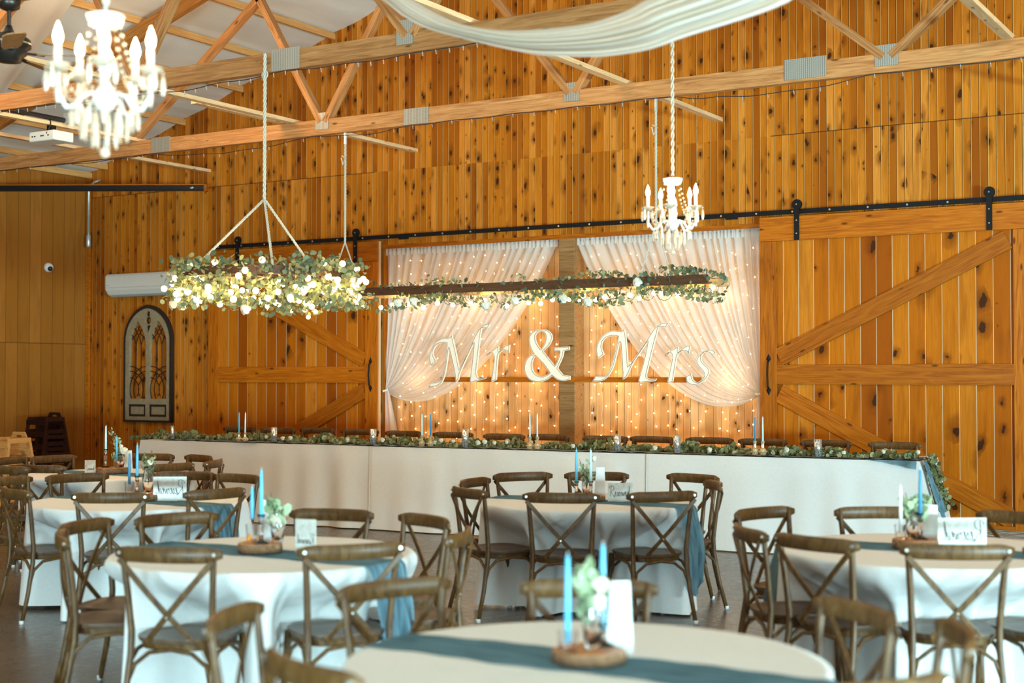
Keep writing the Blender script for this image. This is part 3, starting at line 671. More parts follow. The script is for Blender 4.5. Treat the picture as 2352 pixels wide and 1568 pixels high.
frame_loops = [arch(hw-0.03, 0.03, 1.15, H-0.05), g1, g2, cir(0.01, 1.535, 0.042), cir(0.01, 1.445, 0.056), [(-0.045, 1.375), (0.06, 1.375), (0.012, 1.27)],
               [(-0.36, 0.08), (-0.035, 0.08), (-0.035, 0.255), (-0.36, 0.255)], [(0.045, 0.08), (0.37, 0.08), (0.37, 0.255), (0.045, 0.255)]]
slab('cream_face', frame_loops, 0.05, 'arch_cream', t)
for x0 in (-0.36, 0.045):
    slab('black_panel_border', [[(x0, 0.08), (x0+0.325, 0.08), (x0+0.325, 0.255), (x0, 0.255)], [(x0+0.03, 0.112), (x0+0.295, 0.112), (x0+0.295, 0.222), (x0+0.03, 0.222)]], 0.045, 'arch_black', t)
    slab('small_panel', [[(x0+0.03, 0.112), (x0+0.295, 0.112), (x0+0.295, 0.222), (x0+0.03, 0.222)]], 0.03, 'arch_cream', t)
for cx in (-0.20, 0.205):
    mb = MB(); w = 0.165
    def arc(c, r, a0, a1, n=12): mb.tube([(c[0]+r*math.cos(R(a0+(a1-a0)*i/n)), 0, c[1]+r*math.sin(R(a0+(a1-a0)*i/n))) for i in range(n+1)], 0.006, 5)
    for r in (0.17, 0.26, 0.33):
        arc((cx-w, 0.335+0.13), r, max(-40, -R(0)-35), 90); arc((cx+w, 0.335+0.13), r, 90, 215)
    for sgn in (-1, 1):
        mb.tube([(cx+sgn*0.05, 0, 0.62), (cx+sgn*0.055, 0, 0.85), (cx+sgn*0.05, 0, 1.10), (cx+sgn*0.02, 0, 1.20), (cx-sgn*0.05, 0, 1.30), (cx-sgn*0.075, 0, 1.34)], 0.006, 5)
        mb.tube([(cx+sgn*0.05, 0, 1.10), (cx+sgn*0.09, 0, 1.20), (cx+sgn*0.14, 0, 1.25)], 0.006, 5)
        mb.tube([(cx+sgn*0.13, 0, 1.18), (cx+sgn*0.05, 0, 1.25), (cx-sgn*0.02, 0, 1.37)], 0.006, 5)
    mb.make('iron_tracery', 'dark_stain', t)
for cx, cz, r in ((0.01, 1.535, 0.03), (0.01, 1.445, 0.04), (0.012, 1.34, 0.025)):
    MB().tube([(cx+r*math.cos(a/8*math.pi), 0, cz+r*math.sin(a/8*math.pi)) for a in range(17)], 0.008, 5).make('small_ring', 'dark_stain', t)
# air conditioner
t = thing('wall_air_conditioner', 'white split air conditioner high on the pine wall behind the garland wheel', 'air conditioner', (-14.83, YW, 2.79))
prof = [(0, 0.0), (-0.10, 0.0), (-0.17, 0.03), (-0.215, 0.09), (-0.225, 0.12), (-0.225, 0.29), (-0.20, 0.325), (0, 0.33)]
mb = MB(); n = len(prof); Lh = 0.70
vs = [(x, y, z) for x in (-Lh, Lh) for y, z in prof]
mb.add(vs, [(i, (i+1) % n, n+(i+1) % n, n+i) for i in range(n)]+[tuple(range(n))[::-1], tuple(range(n, 2*n))]); mb.make('housing', 'appliance_white', t, bevel=0.02)
MB().box((0, -0.2262, 0.128), (1.37, 0.004, 0.004)).make('panel_gap', 'grey_plastic', t)
MB().box((0, -0.14, 0.004), (1.2, 0.07, 0.01)).make('louvre', 'grey_plastic', t)
MB().box((-0.64, -0.2262, 0.16), (0.05, 0.004, 0.008)).make('maker_badge', 'grey_plastic', t)
MB().box((0.702, -0.10, 0.20), (0.004, 0.06, 0.09)).make('rating_label', 'grey_plastic', t)
# security camera
t = thing('security_camera', 'white dome camera with black lens on the left wall', 'camera', (XL, 13.92, 3.20))
mb = MB().lathe([(0.07, 0), (0.07, 0.02), (0.06, 0.05), (0.035, 0.08), (0.001, 0.09)], n=18); o = mb.make('dome', 'appliance_white', t, smooth=True); o.rotation_euler = (0, R(90), 0)
o = MB().ball((0, 0, 0), 0.035, 12, 8).make('lens', 'screen_black', t, smooth=True); o.location = (0.075, -0.02, -0.02)
# projection screen case across the corner
pr = Vector((-10.9+0, 0, 0)); e1 = atD(471, 436, 19.0); e0 = atD(-12, 433, 19.05)
d_ = (e1-e0); L0 = d_.length; az = math.atan2(d_.y, d_.x)
t = thing('projector_screen', 'long black rolled up projection screen case hung across the left corner', 'projection screen', e0, az)
MB().box((L0/2, 0, 0), (L0, 0.09, 0.075)).make('case', 'screen_black', t, bevel=0.012)
MB().box((L0/2, 0.0, 0.045), (L0, 0.05, 0.015)).make('mount_rail', 'door_trim', t)
MB().box((L0+0.015, 0, 0.0), (0.03, 0.10, 0.09)).make('end_cap', 'door_trim', t)
mb = MB()
for a, b in (((0, 0), (0.035, 0.02)), ((0.035, 0.02), (0.02, -0.005)), ((0.02, -0.005), (0.05, 0.012))): mb.bar((L0-0.19+a[0], -0.047, -0.008+a[1]), (L0-0.19+b[0], -0.047, -0.008+b[1]), 0.003, 0.006)
mb.make('maker_mark', 'appliance_white', t)
# conduit
t = thing('conduit_pipe', 'grey metal conduit pipe with a junction at its foot in the left corner', 'pipe', (XL+0.12, YW-0.12, 3.55))
MB().tube([(0, 0, 0.15), (0, 0, 0.80), (0.02, 0.0, 0.87), (0.08, 0.03, 0.93), (0.16, 0.08, 0.97)], 0.018, 8).make('pipe', 'galvanised', t, smooth=True)
MB().lathe([(0.02, 0.17), (0.035, 0.15), (0.035, 0.0), (0.022, -0.02)], n=10).make('junction', 'galvanised', t, smooth=True)
# projector and its pole
pc = atY(118, 316, 10.73)
t = thing('projector', 'white ceiling projector hung under a brace board at the far left', 'projector', (pc.x, 10.73, pc.z))
o = MB().box((0, 0, 0), (0.40, 0.28, 0.11)).make('body', 'appliance_white', t, bevel=0.015)
MB().box((0, 0, 0.11), (0.07, 0.07, 0.13)).make('mount', 'iron', t); MB().tube([(-0.05, 0, 0.18), (0.02, -0.03, 0.2), (0.08, -0.08, 0.12), (0.09, -0.145, 0.02)], 0.006, 6).make('cable', 'wire_black', t)
for x in (-0.14, -0.10, 0.0, 0.03, 0.11): MB().box((x, -0.141, 0.0), (0.02, 0.004, 0.015)).make('port', 'screen_black', t)
a = atZ(20, 251, HT+0.07); b = atZ(152, 277, HT+0.07)
bp_ = MB().tube([a, b], 0.028, 8).make('support_pole', 'screen_black'); MB().box(b+Vector((0.05, 0, 0.02)), (0.12, 0.06, 0.12)).make('clamp', 'galvanised', bp_)
tag(bp_, 'black round pole lying on the braces above the projector', 'pole')


# ------------------------------------------------------------------ high chairs against the left wall
def high_chair(mat, name, label, loc, rz, group):
    t = thing(name, label, 'high chair', loc, rz, group); H_ = 0.72
    for sx in (-1, 1):
        mb = MB(); x = sx*0.23; xt = sx*0.19
        mb.bar((x, -0.25, 0), (xt, -0.13, H_), 0.03, 0.045, (1, 0, 0)); mb.bar((x, 0.25, 0), (xt, 0.13, H_), 0.03, 0.045, (1, 0, 0))
        mb.bar((xt, -0.15, H_), (xt, 0.15, H_), 0.03, 0.06); mb.bar((x, -0.2, 0.25), (x, 0.2, 0.25), 0.022, 0.05); mb.bar((x*0.93, -0.17, 0.48), (x*0.93, 0.17, 0.48), 0.022, 0.05)
        mb.make('side_frame', mat, t, bevel=0.004)
    MB().box((0, 0, 0.50), (0.37, 0.27, 0.02)).make('seat', mat, t); MB().box((0, 0.14, 0.62), (0.37, 0.02, 0.24)).make('backrest', mat, t)
    slab('grip_panel', [[(-0.16, 0), (0.16, 0), (0.10, 0.09), (-0.10, 0.09)], [(-0.06, 0.03), (0.06, 0.03), (0.05, 0.055), (-0.05, 0.055)]], 0.02, mat, t).location = (0, 0.14, H_)
    MB().bar((-0.21, -0.15, 0.68), (0.21, -0.15, 0.68), 0.03, 0.07).make('front_rail', mat, t); MB().bar((-0.22, -0.22, 0.2), (0.22, -0.22, 0.2), 0.07, 0.02).make('footrest', mat, t)
    MB().box((0, -0.1, 0.60), (0.03, 0.12, 0.16)).make('crotch_post', mat, t)
    return t
hc = atX(112, 1150, -15.45)
labs = ['dark stained wooden high chair, top of the dark stack by the left wall', 'dark stained wooden high chair in the middle of the dark stack', 'dark stained wooden high chair at the foot of the dark stack']
for k in range(3): high_chair('dark_stain', 'high_chair', labs[2-k], (-15.45, 13.35, 0.02+k*0.165), R(-4), 'dark high chairs')
lab2 = ['light wooden high chair, upper one of the light stack at the left edge', 'light wooden high chair, lower one of the light stack at the left edge']
for k in range(2):
    q = high_chair('light_stain', 'high_chair', lab2[1-k], (-13.05, 10.75, 0.02+k*0.2), R(-4), 'light high chairs')
    if k == 1:
        MB().box((-0.12, -0.167, 0.69), (0.12, 0.003, 0.04)).make('sticker', 'card_white', q)

# ------------------------------------------------------------------ ceiling fan, swags
fc = atY(20, 95, Y3)
t = thing('ceiling_fan', 'dark bronze ceiling fan with wooden blades at the top left corner', 'ceiling fan', (fc.x, Y3+0.0, fc.z-0.06))
MB().lathe([(0.075, 0.36), (0.08, 0.33), (0.07, 0.29), (0.025, 0.27), (0.02, 0.27)], n=20).make('canopy', 'bronze', t, smooth=True)
MB().tube([(0, 0, 0.12), (0, 0, 0.29)], 0.014, 8).make('down_rod', 'bronze', t)
MB().lathe([(0.02, 0.17), (0.035, 0.13), (0.05, 0.11), (0.11, 0.10), (0.145, 0.07), (0.15, 0.02), (0.12, 0.0), (0.12, -0.03), (0.09, -0.05), (0.085, -0.08), (0.03, -0.09), (0.001, -0.09)], n=28).make('motor_housing', 'bronze', t, smooth=True)
MB().lathe([(0.152, 0.045), (0.156, 0.04), (0.152, 0.035)], n=28, cap=False).make('gold_band', 'gold_glass', t)
for k in range(5):
    a = R(72*k+36); d = Vector((math.cos(a), math.sin(a), 0)); s_ = Vector((-d.y, d.x, 0))
    br_ = MB().bar(d*0.10+Vector((0, 0, -0.02)), d*0.24+Vector((0, 0, -0.035)), 0.035, 0.01).make('blade_arm', 'bronze', t)
    out = [(0.20, -0.045), (0.30, -0.065), (0.60, -0.075), (0.66, -0.05), (0.67, 0.0), (0.66, 0.05), (0.60, 0.075), (0.30, 0.065), (0.20, 0.045)]
    vs = []
    for zz in (0.0, 0.009): vs += [d*r_+s_*w_+Vector((0, 0, -0.035+zz+w_*0.2)) for r_, w_ in out]
    n = len(out); MB().add(vs, [tuple(range(n))[::-1], tuple(range(n, 2*n))]+[(i, (i+1) % n, n+(i+1) % n, n+i) for i in range(n)]) 
    b_ = MB(); b_.add(vs, [tuple(range(n))[::-1], tuple(range(n, 2*n))]+[(i, (i+1) % n, n+(i+1) % n, n+i) for i in range(n)]); b_.make('fan_blade', 'fan_blade', t)
# main white swag in front of the second truss
top = [(860, -45), (946, 0), (1010, 35), (1072, 58), (1175, 70), (1330, 58), (1420, 33), (1475, 5), (1560, -60)]
bot = [(835, -30), (880, 0), (930, 40), (1000, 72), (1186, 117), (1290, 129), (1420, 126), (1552, 93), (1800, -25)]
tt = spl(top, False, 10)+[top[-1]]; bb = spl(bot, False, 10)+[bot[-1]]
def sw(u, v):
    i = min(int(round(u*(len(tt)-1))), len(tt)-1); a = tt[i]; b = bb[i]
    px = a[0]+(b[0]-a[0])*v; py = a[1]+(b[1]-a[1])*v
    D = 7.9 - 1.7*u + 0.09*math.sin(v*math.pi*7 + u*2.2)*(0.35+u) - 0.35*math.sin(v*math.pi)
    return atD(px, py, D)
tag(MB().grid(sw, len(tt)-1, 60).make('fabric_swag', 'drape_cloth', smooth=True), 'white fabric swag sagging across the top centre of the picture', 'drape')
def sw2(u, v):
    # sheet slung below the purlins, running toward the camera
    x = -12.6 + 6.5*u; y = 9.15 - 4.2*v
    x0 = -9.9 - 2.9*(1-v)*0.0
    z = roofz(x)-0.10-0.12*math.sin(u*9*math.pi)**2*0.3
    return (x, y, z)
pa, pb = atY(168, -10, 7.0), None
def pl(x, y, off=0.12):      # on the plane just under the roof purlins
    v = ray(x, y); zo = 4.56+16.1/3-off; tt_ = (EYE.z - zo)/(v.x/3 - v.z) if abs(v.x/3-v.z) > 1e-6 else 10
    return EYE + v*tt_
ea, eb = pl(172, -12), pl(10, 205)
fa, fb = pl(-260, -260), pl(-330, 215)
def sw3(u, v):
    q = (ea.lerp(eb, v)).lerp(fa.lerp(fb, v), u)
    return q + Vector((0, 0, -0.05-0.06*math.sin(u*5*math.pi)**2))
tag(MB().grid(sw3, 50, 12).make('ceiling_drape', 'drape_cloth', smooth=True), 'smooth white fabric stretched under the roof at the top left corner', 'drape')

# ------------------------------------------------------------------ chandeliers
def chandelier(label, loc, rz, zr):
    t = thing('crystal_chandelier', label, 'chandelier', loc, rz)
    MB().lathe([(0.001, 0.0), (0.072, 0.0), (0.068, -0.018), (0.055, -0.04), (0.035, -0.05), (0.02, -0.05)], n=20).make('top_dish', 'milk_glass', t, smooth=True)
    MB().lathe([(0.012, -0.05), (0.02, -0.09), (0.012, -0.12), (0.028, -0.16), (0.034, -0.19), (0.018, -0.22), (0.012, -0.25), (0.035, -0.29), (0.048, -0.325), (0.03, -0.36), (0.01, -0.375)], n=16).make('column', 'milk_glass', t, smooth=True)
    beads = MB(); 
    for k in range(5):
        a = 2*math.pi*k/5+0.35; d = Vector((math.cos(a), math.sin(a), 0)); ra = 0.178
        arm = [Vector((0, 0, -0.335)), d*0.05+Vector((0, 0, -0.30)), d*0.085+Vector((0, 0, -0.315)), d*0.11+Vector((0, 0, -0.355)), d*0.145+Vector((0, 0, -0.365)), d*0.175+Vector((0, 0, -0.32)), d*ra+Vector((0, 0, -0.235))]
        pts = [(p.x, p.y, p.z) for p in arm]
        A = MB().tube(arm, 0.009, 8).make('arm', 'milk_glass', t, smooth=True)
        c = d*ra
        MB().lathe([(0.012, -0.235), (0.045, -0.212), (0.047, -0.205), (0.012, -0.215)], c, 14).make('candle_pan', 'crystal', A, smooth=True)
        MB().lathe([(0.013, -0.215), (0.013, -0.13), (0.001, -0.13)], c, 10).make('candle_sleeve', 'milk_glass', A, smooth=True)
        MB().lathe([(0.006, -0.135), (0.015, -0.115), (0.017, -0.098), (0.010, -0.070), (0.003, -0.052), (0.0005, -0.045)], c, 12).make('flame_bulb', 'chandelier_glow', A, smooth=True)
        q = t.location
        ca, sa = math.cos(rz), math.sin(rz)
        point('chandelier_bulb', (loc[0]+c.x*ca-c.y*sa, loc[1]+c.x*sa+c.y*ca, loc[2]-0.09), (1.0, 0.68, 0.38), 8.0, 0.02)
        for i in range(12):      # bead chains from dish to arm
            u = i/11; p = Vector((d.x*0.055, d.y*0.055, -0.04)).lerp(d*0.155+Vector((0, 0, -0.26)), u); p.z -= 0.07*4*u*(1-u)*0.8; beads.ball(p, 0.0085, 6, 4)
        d2 = Vector((math.cos(a+0.63), math.sin(a+0.63), 0))
        for i in range(9):
            u = i/8; p = (d*0.165).lerp(Vector((math.cos(a+1.2566), math.sin(a+1.2566), 0))*0.165, u); p.z = -0.245-0.08*4*u*(1-u); beads.ball(p, 0.008, 6, 4)
        for j, (rr, z0, ln) in enumerate([(0.215, -0.215, 0.085), (0.15, -0.225, 0.06), (0.178, -0.25, 0.10)]):
            for s_ in ((-0.22, 0.22) if j == 0 else (0,)):
                pm = MB()
                e = Vector((math.cos(a+s_), math.sin(a+s_), 0))*rr
                pm.ball(e+Vector((0, 0, z0)), 0.006, 6, 4); pm.lathe([(0.0005, 0), (0.009, -0.02), (0.013, -0.05*ln/0.085), (0.008, -0.9*ln), (0.0005, -ln)], e+Vector((0, 0, z0-0.006)), 6)
                pm.make('crystal_drop', 'crystal', A)
    beads.make('bead_chains', 'crystal', t)['kind'] = 'stuff'
    pm = MB()
    for ring, (rr, n, z0, ln) in enumerate([(0.125, 14, -0.36, 0.07), (0.085, 11, -0.375, 0.10), (0.045, 7, -0.385, 0.12)]):
        for k in range(n):
            a = 2*math.pi*k/n+ring; e = Vector((math.cos(a)*rr, math.sin(a)*rr, 0))
            pm = MB(); pm.ball(e+Vector((0, 0, z0)), 0.006, 6, 4); pm.lathe([(0.0005, 0), (0.008, -0.02), (0.011, -0.5*ln), (0.007, -0.9*ln), (0.0005, -ln)], e+Vector((0, 0, z0-0.006)), 6); pm.make('crystal_drop', 'crystal', t)
    MB().ball((0, 0, -0.525), 0.02, 10, 7).make('crystal_ball', 'crystal', t, smooth=True)
    MB().tube([(0, 0, -0.37), (0, 0, -0.51)], 0.003, 5).make('ball_chain', 'galvanised', t)
    mb = MB(); rope(mb, (0, 0, zr-loc[2]), (0, 0, 0.02), 0.013, strands=2); mb.make('cord', 'rope_white', t)
    return t
c1 = atY(1545, 410, Y2-0.02); c2 = atY(243, 36, Y4)
chandelier('lit crystal chandelier hanging in front of the right curtain', tuple(c1), 0.9, HB+0.03)
chandelier('large blurred lit crystal chandelier at the upper left, nearest the camera', tuple(c2), 0.1, HB+0.03)

# ------------------------------------------------------------------ garland wheel
wc = atY(612, 647, Y2)
t = thing('hoop_chandelier', 'round hanging wheel wrapped in eucalyptus, roses and lit globe bulbs', 'hanging garland', wc)
WR = 0.70
def ring(r, z0, z1, w, n=48):
    mb = MB(); prof = [(r-w, z0), (r, z0), (r, z1), (r-w, z1)]
    vs = [(math.cos(2*math.pi*k/n)*a, math.sin(2*math.pi*k/n)*a, b) for a, b in prof for k in range(n)]
    mb.add(vs, [(i*n+k, i*n+(k+1) % n, ((i+1) % 4)*n+(k+1) % n, ((i+1) % 4)*n+k) for i in range(4) for k in range(n)]); return mb
ring(WR, 0.02, 0.09, 0.04).make('hoop', 'ladder_dark', t)
for a in (0.35, 1.40, 2.45): MB().bar((math.cos(a)*WR*0.97, math.sin(a)*WR*0.97, 0.055), (-math.cos(a)*WR*0.97, -math.sin(a)*WR*0.97, 0.055), 0.04, 0.02).make('spoke', 'ladder_dark', t)
rnd = random.Random(5)
lv = MB(); st_ = MB()
for i in range(2900):
    a = rnd.uniform(0, 2*math.pi); rr = WR+rnd.gauss(0.0, 0.075); lo = -0.20-0.06*math.sin(3*a+1)-0.10*math.exp(-((a-5.3)/0.25)**2)*1.2
    z = rnd.uniform(lo, 0.15) if rnd.random() < 0.85 else rnd.uniform(0.05, 0.20)
    c = Vector((math.cos(a)*rr, math.sin(a)*rr, z)); nv = Vector((rnd.gauss(0, 1), rnd.gauss(0, 1), rnd.gauss(0, 1)))
    s_ = rnd.uniform(0.012, 0.026); lv.leaf(c, nv, Vector((rnd.gauss(0, 1), rnd.gauss(0, 1), 1)), s_*1.15, s_, 0.2)
q = lv.make('eucalyptus_leaves', 'leaf_eucalyptus', t); q['kind'] = 'stuff'
for i in range(60):
    a = rnd.uniform(0, 6.28); p = Vector((math.cos(a)*(WR+rnd.gauss(0, 0.05)), math.sin(a)*(WR+rnd.gauss(0, 0.05)), rnd.uniform(-0.1, 0.08)))
    st_.tube([p, p+Vector((rnd.gauss(0, 0.05), rnd.gauss(0, 0.05), -0.07)), p+Vector((rnd.gauss(0, 0.09), rnd.gauss(0, 0.09), -0.12))], 0.003, 4)
st_.make('stems', 'vine_stem', t)['kind'] = 'stuff'
gb = MB().ball((0, 0, 0), 0.025, 10, 8).make('globe_bulb', 'edison_glow', t, smooth=True); first = True
for i in range(84):
    a = 2*math.pi*(i+rnd.uniform(-0.4, 0.4))/84; rr = WR+(rnd.uniform(0.06, 0.15) if rnd.random() < 0.7 else rnd.uniform(-0.13, -0.05)); z = rnd.uniform(-0.20, 0.04) if i % 9 else 0.12
    l_ = (math.cos(a)*rr, math.sin(a)*rr, z)
    if first: gb.location = l_; first = False
    else: c = gb.copy(); COL.objects.link(c); c.location = l_
for i in range(12):
    a = 2*math.pi*(i+0.5)/12; point('wheel_bulb', (wc.x+math.cos(a)*(WR-0.02), wc.y+math.sin(a)*(WR-0.02), wc.z-0.07), (1.0, 0.66, 0.24), 4.5, 0.05)
for i, (a, z) in enumerate([(3.5, -0.18), (4.0, -0.20), (4.6, -0.17), (5.2, -0.26), (5.8, -0.10), (0.3, 0.0), (0.9, -0.1), (1.8, -0.12), (2.6, -0.1), (4.3, -0.1)]):
    rm = MB(); rose(rm, (math.cos(a)*(WR+0.08), math.sin(a)*(WR+0.08), z), 0.042, i); rm.make('rose', 'rose_blush' if i % 2 else 'rose_white', t)
fork = atY(612, 458, Y2); top_ = atY(610, 128, Y2-0.02)
mb = MB(); rope(mb, (0, -0.03, 4.40-wc.z), (0, -0.03, fork.z-wc.z), 0.015); mb.make('main_rope', 'rope_white', t)
for k, a in enumerate((3.55, 5.5, 1.55)):
    mb = MB(); rope(mb, (0, -0.03, fork.z-wc.z), (math.cos(a)*WR*0.98, math.sin(a)*WR*0.98, 0.08), 0.011); mb.make('sling_rope', 'rope_white', t)
mb = MB(); mb.tube([(0.03*math.cos(i/6*math.pi), -0.03, 4.22-wc.z+0.03*math.sin(i/6*math.pi)) for i in range(13)], 0.007, 5); mb.make('rope_knot', 'rope_white', t)

# ------------------------------------------------------------------ hanging ladder garland
la = atY(655, 682, Y1); lb_ = atY(1640, 652, Y1); zL = 2.53
t = thing('ladder_chandelier', 'long wooden ladder hung flat over the head table with greenery and globe bulbs', 'hanging garland', (la.x, Y1-0.14, zL))
LL = lb_.x-la.x
MB().box((LL/2, 0, 0), (LL, 0.035, 0.085)).make('side_rail', 'ladder_dark', t, bevel=0.004)
MB().box((LL/2+0.05, 0.36, -0.005), (LL+0.02, 0.035, 0.085)).make('side_rail', 'ladder_light', t, bevel=0.01)
for k in range(15):
    MB().tube([(0.2+k*(LL-0.4)/14, 0.0, 0), (0.2+k*(LL-0.4)/14, 0.36, 0)], 0.016, 8).make('rung', 'ladder_light', t)
rnd = random.Random(9); lv = MB(); st_ = MB()
cl = [(u, rnd.uniform(0.05, 0.12)) for u in [i*0.22+rnd.uniform(-0.05, 0.05) for i in range(int(LL/0.22)+1)]]
def dens(x): return 0.6+0.4*math.sin(x*4.1)+0.5*math.exp(-((x-4.35)/0.55)**2)
for i in range(4200):
    x = rnd.uniform(-0.15, LL+0.05)
    if rnd.random() > dens(x)*0.75: continue
    y = rnd.uniform(-0.07, 0.36); up_ = rnd.random() < 0.33+0.25*math.exp(-((x-4.3)/0.5)**2)
    z = rnd.uniform(0.0, 0.10+0.04*math.sin(7*x)) if up_ else rnd.uniform(-0.17-0.05*math.sin(5*x+1), -0.02)
    s_ = rnd.uniform(0.011, 0.024); lv.leaf(Vector((x, y, z)), Vector((rnd.gauss(0, 1), rnd.gauss(0, 1), rnd.gauss(0, 1))), Vector((rnd.gauss(0, 1), 0, 1)), s_*1.2, s_, 0.2)
q = lv.make('eucalyptus_leaves', 'leaf_eucalyptus', t); q['kind'] = 'stuff'
for i in range(40):
    x = rnd.uniform(0, LL); r_ = rnd.uniform(0.04, 0.11); y0 = rnd.uniform(-0.05, 0.3)
    st_.tube([(x+r_*math.cos(k/6*math.pi), y0, -0.05-r_*abs(math.sin(k/6*math.pi))*1.3) for k in range(7)], 0.0025, 4)
st_.make('vine_loops', 'vine_stem', t)['kind'] = 'stuff'
gb = MB().ball((0, 0, 0), 0.023, 10, 8).make('globe_bulb', 'edison_glow', t, smooth=True); first = True
bulb_px = [(708, 728), (640, 700), (668, 715), (700, 712), (725, 716), (833, 703), (875, 706), (901, 700), (973, 706), (1005, 696), (1081, 696), (1113, 690), (1164, 702), (1214, 695), (1242, 697), (1269, 688), (1307, 687), (1329, 689), (1368, 688), (1389, 682), (1421, 684), (1447, 678), (1468, 685), (1502, 673), (1519, 674), (1558, 676), (1587, 680), (1600, 689), (1252, 680), (1290, 676), (940, 698), (800, 700), (1040, 700), (1340, 680), (1190, 690), (1638, 660)]
for px, py in bulb_px:
    w = atY(px, py, Y1-0.02+rnd.uniform(-0.03, 0.1)); l_ = w-Vector((la.x, Y1-0.14, zL))
    if first: gb.location = l_; first = False
    else: c = gb.copy(); COL.objects.link(c); c.location = l_
for i in range(9): point('ladder_bulb', (la.x+LL*(i+0.5)/9, Y1+0.15, zL-0.10), (1.0, 0.66, 0.24), 5.0, 0.05)
for i, (px, py) in enumerate([(910, 694), (947, 690), (1290, 684), (1347, 690), (1462, 644), (1112, 700), (1180, 688)]):
    w = atY(px, py, Y1-0.20)-Vector((la.x, Y1-0.14, zL)); rm = MB(); rose(rm, w, 0.045, 30+i); rm.make('rose', 'rose_white', t)
for px in (787, 1503):
    x = atY(px, 600, Y1).x-la.x; mb = MB(); zt = HB-zL; zf = 0.55
    rope(mb, (x, 0.18, zt), (x, 0.18, zf), 0.012); mb.make('hanging_rope', 'rope_white', t)
    for yy, dx in ((0.0, -0.08), (0.36, 0.08)):
        mb = MB(); rope(mb, (x, 0.18, zf), (x+dx, yy, 0.04), 0.008); mb.make('sling_rope', 'rope_white', t)
    MB().tube([(x-0.02, 0.15, zt-0.25), (x+0.03, 0.14, zt-0.28), (x-0.01, 0.15, zt-0.34), (x-0.03, 0.15, zt-0.27)], 0.008, 5).make('rope_knot', 'rope_white', t)
    MB().tube([(x, 0.18, zt+0.0), (x, 0.18, zt-0.12)], 0.016, 6).make('hook', 'galvanised', t)
